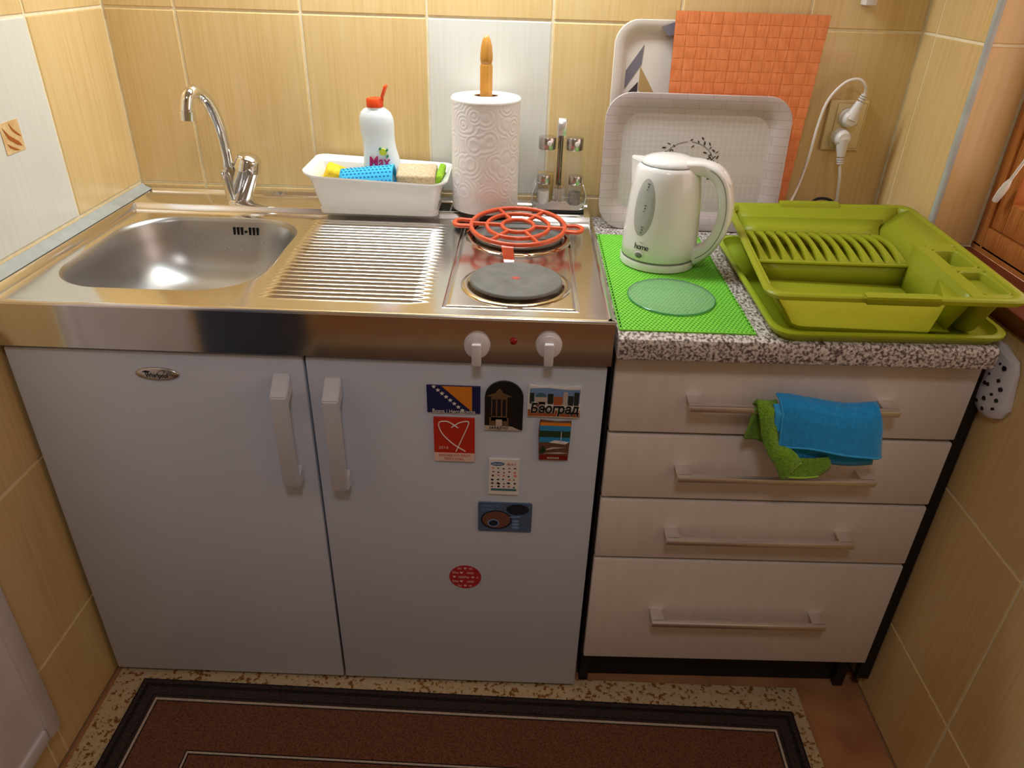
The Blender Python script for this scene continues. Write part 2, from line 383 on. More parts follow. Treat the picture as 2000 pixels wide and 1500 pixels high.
def lay(parent, us, vs, axis, pos, pick, gap=0.0044):
    """us,vs: joint positions; pos(u,v) gives the world corner"""
    for i in range(len(us)-1):
        for j in range(len(vs)-1):
            m = pick(i, j)
            if m is None: continue
            w = us[i+1]-us[i]-gap; h = vs[j+1]-vs[j]-gap
            if w <= 0.006 or h <= 0.006: continue
            o = bpy.data.objects.new('tile', tile_mesh(w, h, axis, m, m.name)); COL.objects.link(o)
            o.parent = parent; o.location = pos(us[i]+gap/2, vs[j]+gap/2)
def struct(o): o['kind'] = 'structure'; return o
ZJ = [FL, 0.2304, 0.5803, 0.930, 1.281, 1.632, 1.983, 2.334, HC]

floor = struct(obj('floor', bm_box(XL-0.3, W+0.3, YB-0.2, 0.2, FL-0.1, FL-0.0022), mat('brown_floor_grout', lin(158, 118, 84), 0.9)))
ceil_ = struct(obj('ceiling', bm_box(XL-0.3, W+0.3, YB-0.2, 0.2, HC, HC+0.1), M_CEIL))
wb = struct(obj('wall_back', bm_box(XL-0.3, W+0.3, 0.0022, 0.2, FL, HC), M_GROUT))
xs = [XL, 0.1361, 0.39, 0.644, 0.897, 1.151, 1.4045, W]
lay(wb, xs, ZJ, 'y', lambda u, v: (u, 0.0022, v), lambda i, j: M_WT if (i == 3 and j == 3) else M_YT)
# left wall with a doorway casing
wl = struct(obj('wall_left', bm_box(XL-0.25, XL-0.0022, YB, 0.0022, FL, HC), M_GROUT))
ys = [0.0, 0.2594, 0.513, 0.7667]
lay(wl, ys, ZJ, 'x+', lambda u, v: (XL-0.0022, -u, v), lambda i, j: M_WT if (i == 1 and j == 3) else M_YT)
# decorated insert in the white tile
deco = box('decor_insert', XL, XL+0.0012, -0.411, -0.361, 1.081, 1.131, noisy(mat('sand_glaze', lin(222, 184, 128), 0.3), 60, [(0.3, lin(212, 168, 108)), (0.7, lin(232, 200, 150))]), wl)
for pts in ([(-0.366, 1.124), (-0.378, 1.110), (-0.398, 1.097), (-0.405, 1.088), (-0.393, 1.092), (-0.374, 1.105)],
            [(-0.385, 1.128), (-0.392, 1.118), (-0.404, 1.108), (-0.409, 1.103), (-0.400, 1.107), (-0.388, 1.117)],
            [(-0.368, 1.098), (-0.378, 1.092), (-0.390, 1.086), (-0.396, 1.083), (-0.384, 1.085), (-0.372, 1.091)]):
    pts = [(-0.772-y, z) for y, z in pts]; n = len(pts); v = [(XL+0.001, y, z) for y, z in pts] + [(XL+0.0018, y, z) for y, z in pts]
    f = [tuple(range(n, 2*n))] + [(i, (i+1) % n, n+(i+1) % n, n+i) for i in range(n)]
    obj('leaf_motif', fixn(pymesh('leaf_motif', v, f)), mat('rust_glaze', lin(170, 92, 30), 0.35), deco)
# white door with casing set in the left wall, above a tiled step
d1 = struct(obj('door_1', bm_box(XL-0.002, XL+0.010, -1.20, -0.800, 0.118, 2.05, 0.002), M_CASING))
box('casing', XL-0.002, XL+0.018, -0.805, -0.772, 0.105, 2.10, M_CASING, d1, 0.005)
box('casing', XL-0.002, XL+0.018, -1.235, -1.202, 0.105, 2.10, M_CASING, d1, 0.005)
box('bottom_rail', XL-0.002, XL+0.016, -1.20, -0.806, 0.105, 0.135, M_CASING, d1, 0.004)
lay(wl, [0.7667, 0.80, 1.05, 1.25], [FL, 0.100], 'x+', lambda u, v: (XL-0.0022, -u, v), lambda i, j: M_YT)
d2 = struct(obj('door_2', bm_box(XL-0.002, XL+0.012, -2.2, -1.30, FL, 2.05, 0.002), M_NAVY))
box('door_handle', XL+0.012, XL+0.05, -1.42, -1.40, 1.0, 1.02, M_ALU, d2, 0.004)
lay(wl, [1.25, 1.30], ZJ, 'x+', lambda u, v: (XL-0.0022, -u, v), lambda i, j: M_YT)
lay(wl, [2.22, 2.45, 2.70, 2.95, 3.1], ZJ, 'x+', lambda u, v: (XL-0.0022, -u, v), lambda i, j: M_YT)
# right wall with the window niche
b = bmesh.new(); RX1 = W+0.22
bm_box(W+0.0022, RX1, NY+0.0022, 0.0022, FL, HC, bm=b)
bm_box(W+0.0022, RX1, NYE, NY+0.0022, FL, SILL-0.03, bm=b)
bm_box(W+0.0022, RX1, NYE, NY+0.0022, WTOP, HC, bm=b)
bm_box(W+0.0022, RX1, YB, NYE, FL, HC, bm=b)
wr = struct(obj('wall_right', b, M_GROUT))
yr = [0.0, 0.0523, 0.238]
lay(wr, yr, ZJ, 'x-', lambda u, v: (W+0.0022, -u, v), lambda i, j: M_YT)
yr2 = [0.238, 0.306, 0.543, 0.797, 1.05, 1.304, 1.557, 1.81, 2.064, 2.318, 2.57, 2.82, 3.1]
lay(wr, yr2, [FL, 0.2304, 0.5803, SILL-0.03], 'x-', lambda u, v: (W+0.0022, -u, v), lambda i, j: M_YT)
lay(wr, yr2[4:], ZJ[3:], 'x-', lambda u, v: (W+0.0022, -u, v), lambda i, j: M_YT if i > 0 else None)
M_REVEAL = M_YT
lay(wr, [W+0.004, W+0.0925], [SILL, 1.281, 1.632, WTOP], 'y', lambda u, v: (u, NY+0.0022, v), lambda i, j: M_REVEAL)
wf = struct(obj('wall_front', bm_box(XL-0.3, W+0.3, YB-0.15, YB, FL, HC), M_PLASTER))
trim = tube('trim_1', [(W+0.002, NY, SILL-0.03), (W+0.002, NY, WTOP)], 0.0065, M_GREYTRIM, None, 12, 0); struct(trim)
# floor tiles
lay(floor, [XL, 0.30, 0.633, 0.966, 1.30, W], [YB, -2.83, -2.5, -2.17, -1.84, -1.51, -1.18, -0.85, -0.52, -0.19, 0.0], 'z', lambda u, v: (u, v, FL-0.0022), lambda i, j: M_FT)
# window
win = struct(obj('window_1', bm_box(W+0.0925, W+0.165, NYE, NY, SILL, SILL+0.012), M_WOODW))
FX = W+0.0925; y0 = NY-0.002; y1 = NYE; zb = SILL+0.006; zt = WTOP
for nme, a in (('frame_stile', (FX, FX+0.06, y0-0.030, y0, zb, zt)), ('frame_stile', (FX, FX+0.06, y1, y1+0.03, zb, zt)),
               ('frame_rail', (FX, FX+0.06, y1+0.03, y0-0.03, zb, zb+0.042)), ('frame_rail', (FX, FX+0.06, y1+0.03, y0-0.03, zt-0.04, zt))):
    box(nme, *a, M_WOODW, win, 0.003)
SX = FX+0.004
for nme, a in (('sash_stile', (SX, SX+0.05, y0-0.068, y0-0.031, zb+0.043, zt-0.04)), ('sash_stile', (SX, SX+0.05, y1+0.031, y1+0.07, zb+0.043, zt-0.04)),
               ('sash_rail', (SX, SX+0.05, y1+0.07, y0-0.068, zb+0.043, zb+0.098)), ('sash_rail', (SX, SX+0.05, y1+0.07, y0-0.068, zt-0.10, zt-0.04))):
    box(nme, *a, M_WOODW, win, 0.003)
box('pane', SX+0.022, SX+0.026, y1+0.066, y0-0.064, zb+0.094, zt-0.096, M_GLASSW, win)
sill = struct(obj('trim_2', bm_box(W-0.004, FX+0.002, NYE, NY, SILL-0.03, SILL, 0.004), M_SILL)); sill['label'] = 'dark red brown window sill'
wand = thing('blind_wand', (FX-0.020, -0.315, 1.02), 'thin white blind wand hanging in front of the window frame', 'blind wand')
def wandpt(t): return (FX-0.018+0.006*t, -0.2935-0.05*t, 1.035+0.115*t)
tube('rod', [wandpt(0.30), wandpt(6.0)], 0.0028, M_WPLAST, wand, 8, 0)
tube('grip', [wandpt(-0.05), wandpt(0.08), wandpt(0.22), wandpt(0.34)], 0.007, M_WPLAST, wand, 6, 0, scale=[0.8, 1.0, 0.95, 0.4])

# upper wall cabinet (above the frame) that carries the tube lamp lighting the counter
UC = thing('wall_cabinet', (0.5, -0.16, 1.76), 'white wall cabinet hung above the counter, out of frame', 'cabinet')
box('body', 0.0, 1.05, -0.30, -0.001, 1.76, 2.34, M_DRAWER, UC, 0.002)
box('door', 0.003, 0.522, -0.318, -0.301, 1.762, 2.338, M_DRAWER, UC, 0.002)
box('door', 0.527, 1.047, -0.318, -0.301, 1.762, 2.338, M_DRAWER, UC, 0.002)
lamp = thing('under_cabinet_lamp', (0.6, -0.2, 1.74), 'slim tube lamp under the wall cabinet, out of frame', 'lamp')
box('housing', 0.25, 1.04, -0.230, -0.090, 1.740, 1.759, M_WPLAST, lamp, 0.003)
lu = area('lamp_light', (0.66, -0.16, 1.737), (0, 0, 0), 0.80, 0.12, UNDER_W, LAMP_COL); lu.parent = lamp; lu.location = Vector((0.66, -0.16, 1.737))-lamp.location
# ceiling lamp
cl = thing('ceiling_lamp', (0.85, -1.9, HC), 'round ceiling lamp in the middle of the room, out of frame', 'lamp')
lathe('shade', [(0.0, HC-0.065), (0.10, HC-0.06), (0.16, HC-0.03), (0.165, HC-0.001)], 0.85, -1.9, M_WPLAST, cl, 24)
lc = area('ceiling_light', (0.85, -1.9, HC-0.07), (0, 0, 0), 0.3, 0.3, CEIL_W, CEIL_COL); lc.parent = cl; lc.location = Vector((0, 0, -0.07))
# small bracket on the wall at the top edge of the picture
box('bracket', 1.497, 1.519, -0.028, 0.0, 1.327, 1.46, M_WPLAST, None, 0.002)
bk = bpy.data.objects['bracket']; bk.name = 'wall_bracket'; tag(bk, 'small pale bracket on the wall above the socket, at the top edge', 'bracket')

# ------------------------------------------------------------------ steel worktop with sink and hob
X0, X1, YF, ZS, ZLEDGE, ZP = 0.004, 1.002, -0.591, 0.900, 0.914, 0.821
SW = thing('steel_worktop', (0.5, -0.3, 0.82), 'stainless steel worktop with sink, ribbed drainer and two hotplates', 'worktop')
YL0 = -0.100                                   # front of the raised rear ledge
SB = (0.045, 0.402, -0.524, -0.139)            # basin outline
DR = (0.408, 0.712)                            # drainer zone in x
def deck():
    V = []; F = []
    def add(v, f):
        o = len(V); V.extend(v); F.extend([tuple(i+o for i in q) for q in f])
    # sink field: loft from the zone rectangle to the basin outline
    n = 96; zx0, zx1, zy0, zy1 = X0+0.018, DR[0], YF+0.012, YL0-0.008
    cx, cy = (SB[0]+SB[1])/2, (SB[2]+SB[3])/2
    ol = rrect(*SB, 0.105, 23)
    rect = []
    for (x, y) in ol:
        dx, dy = x-cx, y-cy
        t = min(((zx1-cx)/dx if dx > 0 else (zx0-cx)/dx) if abs(dx) > 1e-6 else 9, ((zy1-cy)/dy if dy > 0 else (zy0-cy)/dy) if abs(dy) > 1e-6 else 9)
        rect.append((cx+dx*t, cy+dy*t))
    # snap nearest loop points to rectangle corners
    for c in ((zx0, zy0), (zx1, zy0), (zx1, zy1), (zx0, zy1)):
        k = min(range(len(rect)), key=lambda i: (rect[i][0]-c[0])**2+(rect[i][1]-c[1])**2); rect[k] = c
    L0 = [(x, y, ZS) for x, y in rect]; L1 = [(x*1.0+(cx-x)*-0.02, y+(cy-y)*-0.02, ZS) for x, y in ol]; L2 = [(x, y, ZS-0.0008) for x, y in ol]
    add(*loft([L0, L1, L2]))
    # drainer: grid with pressed ridges
    ridges = [-0.143-0.0172*k for k in range(24)]
    ny = 420; nx = 44
    xsr = [DR[0]+(DR[1]-DR[0])*i/nx for i in range(nx+1)]
    ysr = sorted({round(y, 5) for y in ([YF+0.012, YL0-0.008] + [-0.143+0.0086-0.0172*k/14 for k in range(14*24+1)]) if YF+0.012 <= y <= YL0-0.008}); ny = len(ysr)-1
    v = []
    for y in ysr:
        k = min(range(24), key=lambda i: abs(ridges[i]-y)); dy = (y-ridges[k])
        xa = 0.412+0.016*(k/23); xb = 0.694+0.006*(k/23)
        for x in xsr:
            e = max(0.0, min(1.0, (x-xa)/0.022)) * max(0.0, min(1.0, (xb-x)/0.030))
            w = 0.0064*math.sqrt(e) if e > 0 else 0
            h = 0.0042*e**0.5*max(0.0, math.cos(min(1.0, abs(dy)/w)*PI/2)) if w > 1e-5 else 0.0
            v.append((x, y, ZS+h))
    f = [(j*(nx+1)+i, j*(nx+1)+i+1, (j+1)*(nx+1)+i+1, (j+1)*(nx+1)+i) for j in range(ny) for i in range(nx)]
    add(v, f)
    # hob field: pressed panel
    hx0, hx1 = DR[1], X1-0.012
    def lines(a, b, extra, n):
        s = set([a, b]); [s.add(round(a+(b-a)*i/n, 5)) for i in range(n+1)]
        for e in extra:
            for d in (-0.004, -0.0025, 0.0, 0.0025, 0.004): s.add(round(e+d, 5))
        return sorted(x for x in s if a <= x <= b)
    PX = (0.729, 0.944); PY = (-0.556, -0.118)
    gx = lines(hx0, hx1, (*PX,), 40); gy = lines(YF+0.012, YL0-0.008, (*PY,), 60)
    def hobz(x, y):
        d = min(x-PX[0], PX[1]-x, y-PY[0], PY[1]-y)
        if d >= 0.004: return ZS+0.0015
        if d <= -0.004: return ZS
        return ZS+0.0015-0.0035*math.exp(-(d/0.002)**2) if d < 0.004 else ZS
    v = [(x, y, hobz(x, y)) for y in gy for x in gx]; m = len(gx)
    f = [(j*m+i, j*m+i+1, (j+1)*m+i+1, (j+1)*m+i) for j in range(len(gy)-1) for i in range(m-1)]
    add(v, f)
    # border: left rim, rear ledge, right rim (profile strips)
    prof = [(X0, ZS-0.02), (X0, ZLEDGE), (X0+0.002, ZLEDGE+0.001), (X0+0.009, ZLEDGE), (X0+0.013, ZLEDGE-0.004), (X0+0.016, ZS+0.001), (X0+0.018, ZS)]
    add(*loft([[(x, YF+0.012, z) for x, z in prof], [(x, -0.004, z) for x, z in prof]], closed=False))
    prof = [(-0.003, ZS-0.02), (-0.003, ZLEDGE+0.006), (-0.005, ZLEDGE+0.007), (-0.008, ZLEDGE+0.006), (-0.012, ZLEDGE), (YL0+0.005, ZLEDGE), (YL0+0.001, ZLEDGE-0.002), (YL0-0.003, ZS+0.004), (YL0-0.005, ZS+0.001), (YL0-0.008, ZS)]
    add(*loft([[(X0+0.012, y, z) for y, z in prof], [(X1-0.008, y, z) for y, z in prof]], closed=False))
    prof = [(X1-0.012, ZS), (X1-0.0105, ZS+0.003), (X1-0.008, ZS+0.0045), (X1-0.0045, ZS+0.001), (X1-0.001, ZS+0.001), (X1, ZS-0.001), (X1, ZP)]
    add(*loft([[(x, YF+0.003, z) for x, z in prof], [(x, -0.004, z) for x, z in prof]], closed=False))
    # front roll
    prof = [(YF+0.012, ZS), (YF+0.006, ZS+0.0006), (YF+0.003, ZS), (YF+0.001, ZS-0.002), (YF, ZS-0.005)]
    add(*loft([[(X0, y, z) for y, z in prof], [(X1, y, z) for y, z in prof]], closed=False))
    return V, F
v, f = deck(); o = obj('deck', fixn(pymesh('deck', v, f)), M_STEEL, SW); sharp(o, 30)
# basin bowl
def bowl():
    loops = []
    cx, cy = (SB[0]+SB[1])/2, (SB[2]+SB[3])/2
    for s, z, r in ((0.0, ZS-0.0008, .105), (0.003, ZS-0.003, .105), (0.006, ZS-0.010, .104), (0.012, ZS-0.04, .10), (0.019, ZS-0.068, .097), (0.029, ZS-0.092, .094), (0.043, ZS-0.112, .090), (0.060, ZS-0.126, .085), (0.082, ZS-0.137, .075), (0.108, ZS-0.145, .06), (0.135, ZS-0.150, .04), (0.155, ZS-0.152, .02)):
        loops.append([(x, y, z) for x, y in rrect(SB[0]+s, SB[1]-s, SB[2]+s, SB[3]-s, r, 23)])
    return loft(loops, True, False, True)
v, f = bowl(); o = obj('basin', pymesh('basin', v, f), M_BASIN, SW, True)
lathe('drain', [(0.0, ZS-0.146), (0.018, ZS-0.1465), (0.030, ZS-0.147), (0.036, ZS-0.1495), (0.037, ZS-0.1525)], 0.225, -0.33, M_CHROME, o, 28)
for i, dx in enumerate((-0.0245, -0.0165, -0.0085, 0.0085, 0.0165, 0.0245)):
    x = 0.268+dx
    prism_xz('overflow_slot', [(x-0.0022, ZS-0.036), (x+0.0022, ZS-0.036), (x+0.0026, ZS-0.018), (x-0.0018, ZS-0.018)], SB[3]-0.0108, SB[3]-0.006, M_DARK, o)
lathe_pts = [(0.268+0.0028*math.cos(2*PI*k/10), ZS-0.027+0.0028*math.sin(2*PI*k/10)) for k in range(10)]
prism_xz('overflow_hole', lathe_pts, SB[3]-0.0112, SB[3]-0.006, M_DARK, o)
# front panel
fp = obj('front_panel', bm_box(X0, X1, YF, YF+0.0012, ZP, ZS-0.005), M_MIRROR, SW)
box('return_lip', X0, X1, YF+0.0012, YF+0.018, ZP-0.001, ZP+0.0005, M_STEEL, SW)
lx = lathe('indicator_lamp', [(0.0, 0.0055), (0.0035, 0.005), (0.0055, 0.003), (0.006, 0.0)], 0, 0, M_LED, None, 16)
lx.data.transform(Matrix.Translation((0.8427, YF, 0.861)) @ Matrix.Rotation(PI/2, 4, 'X')); lx.parent = SW; lx.location = -SW.location
for kx, kz in ((0.7847, 0.8520), (0.8993, 0.8565)):
    k = lathe('control_knob', [(0.0, 0.012), (0.017, 0.012), (0.0195, 0.0105), (0.0205, 0.006), (0.0205, 0.0015), (0.0215, 0.0)], 0, 0, M_KNOB, None, 36)
    TM = Matrix.Translation((kx, YF, kz)) @ Matrix.Rotation(PI/2, 4, 'X')
    k.data.transform(TM); k.parent = SW; k.location = -SW.location
    g = obj('grip', bm_box(-0.0075, 0.0075, -0.0285, 0.010, 0.009, 0.0225, 0.002), M_KNOB, None); g.data.transform(TM); g.parent = k; sharp(g)
    obj('pointer', bm_box(kx-0.006, kx+0.006, YF-0.0212, YF-0.0205, kz+0.0065, kz+0.0102), M_WPLAST, k)
# hotplates
def hotplate(cx, cy, r, rr):
    base = ZS+0.001
    p = lathe('hotplate', [(0.0, base+0.0133), (0.020, base+0.0133), (0.0215, base+0.0125), (0.024, base+0.0135), (r*0.62, base+0.0138), (r*0.96, base+0.0132), (r-0.001, base+0.0122), (r, base+0.0105), (r, base+0.008)], cx, cy, M_CAST, SW, 64, cap=False)
    lathe('rim_band', [(r-0.0002, base+0.0085), (r+0.0003, base+0.0065), (r-0.003, base+0.004), (r-0.004, base)], cx, cy, M_BURNT, p, 64, cap=False)
    lathe('spill_ring', [(r-0.004, base+0.0004), (r+0.001, base+0.0006), (r+0.004, base+0.003), (r+0.007, base+0.0042), (rr-0.002, base+0.002), (rr, base-0.0005)], cx, cy, M_RING, p, 64, cap=False)
    return p
p1 = hotplate(0.843, -0.458, 0.079, 0.096); p2 = hotplate(0.8425, -0.213, 0.088, 0.106)
rng = random.Random(3)
pts = []
for k in range(14):
    a = 2*PI*k/14; q = 0.0105 if k % 2 else 0.0045; pts.append((0.843+q*math.cos(a)*rng.uniform(.8, 1.2), -0.458+q*math.sin(a)*rng.uniform(.8, 1.2)))
v = [(x, y, ZS+0.0146) for x, y in pts]; obj('red_mark', pymesh('red_mark', v, [tuple(range(14))]), M_RED, p1)
# vent grille on the rear ledge
vg = box('vent_plate', 0.668, 0.722, -0.095, -0.030, ZLEDGE, ZLEDGE+0.0012, M_STEEL, SW)
for j in range(6):
    for i in range(2):
        xx = 0.671+i*0.0255; yy = -0.091+j*0.0098
        obj('vent_slot', bm_box(xx, xx+0.022, yy, yy+0.0055, ZLEDGE+0.0011, ZLEDGE+0.0016), M_DARK, vg)
# sealing strip between the steel and the left wall
prof = [(XL+0.0004, ZLEDGE+0.013), (XL+0.003, ZLEDGE+0.014), (XL+0.008, ZLEDGE+0.008), (X0+0.009, ZLEDGE+0.0025), (X0+0.008, ZLEDGE+0.0012), (XL+0.0004, ZLEDGE+0.0012)]
v, f = loft([[(x, YF+0.002, z) for x, z in prof], [(x, -0.002, z) for x, z in prof]], True, True, True)
struct(obj('trim_3', fixn(pymesh('trim_3', v, f)), M_GREYTRIM))
# water drops in the basin
b = bmesh.new(); rng = random.Random(11)
for k in range(95):
    t = rng.random()
    if t < 0.6:
        x = rng.uniform(0.10, 0.38); s = rng.uniform(0.2, 1.0); z = ZS-0.035-0.030*s; y = SB[3]-0.0065-0.0055*((ZS-z-0.01)/0.03)-(0.010*max(0,(ZS-z-0.04)/0.028)); r = rng.uniform(0.0006, 0.0015)
        n = Vector((0, -1, 0.12))
    else:
        x = rng.uniform(0.17, 0.28); y = rng.uniform(-0.40, -0.26); z = ZS-0.1490; r = rng.uniform(0.0008, 0.0018); n = Vector((0, 0, 1))
    if x < 0.13 or x > 0.325: 
        if t < 0.6: continue
    mm = Matrix.Translation((x, y, z)) @ n.to_track_quat('Z', 'Y').to_matrix().to_4x4() @ Matrix.Diagonal((r, r, r*0.5, 1))
    bmesh.ops.create_icosphere(b, subdivisions=1, radius=1, matrix=mm)
tag(obj('water_drops', b, M_WATER, SW, True), kind='stuff')

# ------------------------------------------------------------------ sink cabinet and refrigerator below the steel top
DY = -0.580; DT = 0.812; DB = 0.024
def door_handle(parent, xa, xb, z_top, z_bot):
    yo = DY-0.036
    P = [(DY-0.0003, z_top), (yo-0.0, z_top-0.0285), (yo, z_bot+0.012), (yo+0.004, z_bot+0.004), (DY-0.0003, z_bot-0.004), (DY-0.0003, z_bot+0.032), (yo+0.011, z_bot+0.024), (yo+0.011, z_top-0.046), (DY-0.0003, z_top-0.036)]
    return prism_yz('handle', P, xa, xb, M_HANDLE, parent, 0.002)
SC = thing('sink_cabinet', (0.25, -0.3, FL), 'white cabinet under the sink, its door bearing an oval chrome badge', 'cabinet')
boxes('body', [(X0, X0+0.016, DY+0.022, -0.02, FL+0.012, ZP-0.004), (0.4815, 0.4975, DY+0.022, -0.02, FL+0.012, ZP-0.004), (X0+0.016, 0.4815, -0.036, -0.02, FL+0.012, ZP-0.004), (X0+0.016, 0.4815, DY+0.022, -0.036, FL+0.012, FL+0.030)], M_BLACK, SC)
for xx in (0.03, 0.45): box('foot', xx, xx+0.03, DY+0.03, DY+0.06, FL, FL+0.012, M_BLACK, SC)
d = box('door', 0.0020, 0.4965, DY, DY+0.020, DB, DT, M_LACQ, SC, 0.003)
door_handle(d, 0.4445, 0.4725, 0.7815, 0.562)
# badge
bd = [(0.2495+0.0365*math.cos(2*PI*k/40), 0.7712+0.0125*math.sin(2*PI*k/40)) for k in range(40)]
bi = [(0.2495+0.034*math.cos(2*PI*k/40), 0.7712+0.0105*math.sin(2*PI*k/40)) for k in range(40)]
v, f = loft([[(x, DY, z) for x, z in bd], [(x, DY-0.002, z) for x, z in bd], [(x, DY-0.0035, z) for x, z in bi], [((x-0.2495)*.5+0.2495, DY-0.0042, (z-0.7712)*.5+.7712) for x, z in bi]], True, False, True)
bdg = obj('badge', fixn(pymesh('badge', v, f)), M_SATIN, d, True)
text('badge_lettering', 'Whirlpool', 0.0125, face_y(0.2495, DY-0.0046, 0.7695), M_INK, bdg, sx=0.72)
sw = [(0.236, 0.7745), (0.226, 0.776), (0.231, 0.7785), (0.240, 0.777)]
prism_xz('badge_mark', sw, DY-0.0048, DY-0.0040, M_INK, bdg)
tube('badge_swirl', [(0.247, DY-0.0046, 0.7690), (0.255, DY-0.0046, 0.7775), (0.263, DY-0.0046, 0.7795), (0.262, DY-0.0046, 0.774), (0.254, DY-0.0046, 0.765)], 0.0004, M_INK, bdg, 6)
FR = thing('refrigerator', (0.75, -0.3, FL), 'small white refrigerator under the hotplates, its door covered in magnets', 'refrigerator')
box('body', 0.5015, 0.9985, DY+0.022, -0.02, FL+0.012, ZP-0.004, M_BLACK, FR)
for xx in (0.53, 0.94): box('foot', xx, xx+0.03, DY+0.03, DY+0.06, FL, FL+0.012, M_BLACK, FR)
d2r = box('door', 0.5005, 0.9985, DY, DY+0.020, DB, DT, M_LACQ, FR, 0.003)
door_handle(d2r, 0.5300, 0.5575, 0.7775, 0.556)

# ------------------------------------------------------------------ magnets on the refrigerator door
MY = DY-0.0002
def flat(name, pts, lvl, m, parent): return prism_xz(name, pts, MY-lvl-0.0003, MY-lvl+0.0002, m, parent)
def ptmat(name, rgb, rough=0.5): return mat(name, lin(*rgb), rough)
C_NAVY = ptmat('navy_print', (26, 30, 84)); C_ORG = ptmat('golden_orange_print', (226, 134, 34)); C_WHT = ptmat('white_print', (236, 232, 226)); C_RED = ptmat('red_print', (198, 48, 30))
C_BLK = ptmat('black_resin', (22, 20, 20)); C_BRZ = ptmat('bronze_resin', (112, 84, 58)); C_SKY = ptmat('sky_blue_print', (120, 150, 196)); C_STONE = ptmat('stone_print', (196, 180, 164)); C_TEAL = ptmat('teal_dome_print', (66, 104, 116)); C_TREE = ptmat('dark_tree_print', (42, 48, 38)); C_RUST = ptmat('rust_print', (176, 92, 50))
C_SEA = ptmat('sea_blue_print', (48, 140, 196)); C_GRN = ptmat('dark_green_print', (40, 64, 40)); C_BRN = ptmat('brown_print', (112, 74, 56)); C_MAR = ptmat('maroon_print', (128, 26, 24)); C_PINK = ptmat('pale_pink_print', (236, 204, 190)); C_SALM = ptmat('salmon_print', (222, 120, 110)); C_DUSK = ptmat('dusky_blue_print', (84, 104, 134), 0.25); C_DUSK2 = ptmat('dark_blue_print', (34, 42, 58), 0.25); C_TXT = ptmat('grey_blue_print', (56, 110, 160)); C_COPPER = ptmat('copper_print', (120, 78, 62), 0.3); C_TEALB = ptmat('teal_band_print', (74, 122, 128)); C_STK = ptmat('crimson_sticker', (184, 46, 52))
def rect(x0, x1, z0, z1): return [(x0, z0), (x1, z0), (x1, z1), (x0, z1)]
def magnet(name, x0, x1, z0, z1, th, m, label, cat='magnet', pts=None):
    t = thing(name, ((x0+x1)/2, MY, z0), label, cat, 'magnets on the refrigerator door')
    P = pts or rect(x0, x1, z0, z1)
    prism_xz('plate', P, MY-th, MY, m, t); return t
def mtext(s, size, x, z, lvl, m, parent, sx=1.0, shear=0.0, tilt=0.0, bold=0.0): return text('lettering', s, size, face_y(x, MY-lvl-0.0003, z, tilt), m, parent, 0.0002, sx=sx, shear=shear, bold=bold)
def star(cx, cz, r, rot=PI/2): return [(cx+(r if k % 2 == 0 else r*0.42)*math.cos(rot+k*PI/5), cz+(r if k % 2 == 0 else r*0.42)*math.sin(rot+k*PI/5)) for k in range(10)]
# flag
t = magnet('flag_magnet', 0.6998, 0.7900, 0.7165, 0.7690, 0.0035, C_NAVY, 'dark blue and orange flag magnet with a row of white stars')
flat('yellow_triangle', [(0.7250, 0.7686), (0.7760, 0.7686), (0.7760, 0.7200)], 0.0035, C_ORG, t)
for k in range(8): flat('star', star(0.7120+0.0068*k, 0.7672-0.0064*k, 0.0042), 0.0039, C_WHT, t)
mtext('Bosna i Hercegovina', 0.0108, 0.7450, 0.7198, 0.0042, C_WHT, t, 0.82)
# festival magnet
t = magnet('heart_magnet', 0.7098, 0.7806, 0.6155, 0.7060, 0.004, C_RED, 'red magnet with a white heart drawn in one line and a pale caption strip')
flat('caption_strip', rect(0.7098, 0.7806, 0.6155, 0.6335), 0.004, C_PINK, t)
tube('heart_line', [(0.7520, MY-0.0044, 0.6865), (0.7430, MY-0.0044, 0.6935), (0.7330, MY-0.0044, 0.6990), (0.7200, MY-0.0044, 0.6970), (0.7195, MY-0.0044, 0.6860), (0.7270, MY-0.0044, 0.6700), (0.7450, MY-0.0044, 0.6510), (0.7640, MY-0.0044, 0.6380)], 0.0010, C_WHT, t, 6)
tube('heart_line', [(0.7405, MY-0.0044, 0.6870), (0.7550, MY-0.0044, 0.6975), (0.7690, MY-0.0044, 0.7000), (0.7690, MY-0.0044, 0.6920), (0.7600, MY-0.0044, 0.6680), (0.7480, MY-0.0044, 0.6370)], 0.0010, C_WHT, t, 6)
mtext('2016', 0.0080, 0.7262, 0.6445, 0.0044, C_PINK, t, 1.1)
mtext('SARAJEVO FILM', 0.0078, 0.7450, 0.6285, 0.0044, C_SALM, t, 1.05); mtext('FESTIVAL', 0.0078, 0.7450, 0.6208, 0.0044, C_SALM, t, 1.15)
# black arched fountain magnet
cx = 0.8300; hw = 0.0325
P = [(cx-hw, 0.6868), (cx+hw, 0.6868)] + [(cx+hw*math.cos(PI*k/16), 0.7500+0.0315*math.sin(PI*k/16)) for k in range(17)]
t = magnet('fountain_magnet', cx-hw, cx+hw, 0.6868, 0.7815, 0.005, C_BLK, 'black arched magnet with a bronze domed fountain kiosk in relief', pts=P)
fx = 0.8220
for nm, q in (('kiosk_roof', [(fx-0.0215, 0.7530), (fx+0.0215, 0.7530), (fx+0.014, 0.7570), (fx+0.006, 0.7600), (fx+0.0045, 0.7640), (fx, 0.7685), (fx-0.0045, 0.7640), (fx-0.006, 0.7600), (fx-0.014, 0.7570)]),
              ('kiosk_body', rect(fx-0.0135, fx+0.0135, 0.7050, 0.7525)), ('kiosk_base', rect(fx-0.0165, fx+0.0165, 0.6950, 0.7120))):
    flat(nm, q, 0.0056, C_BRZ, t)
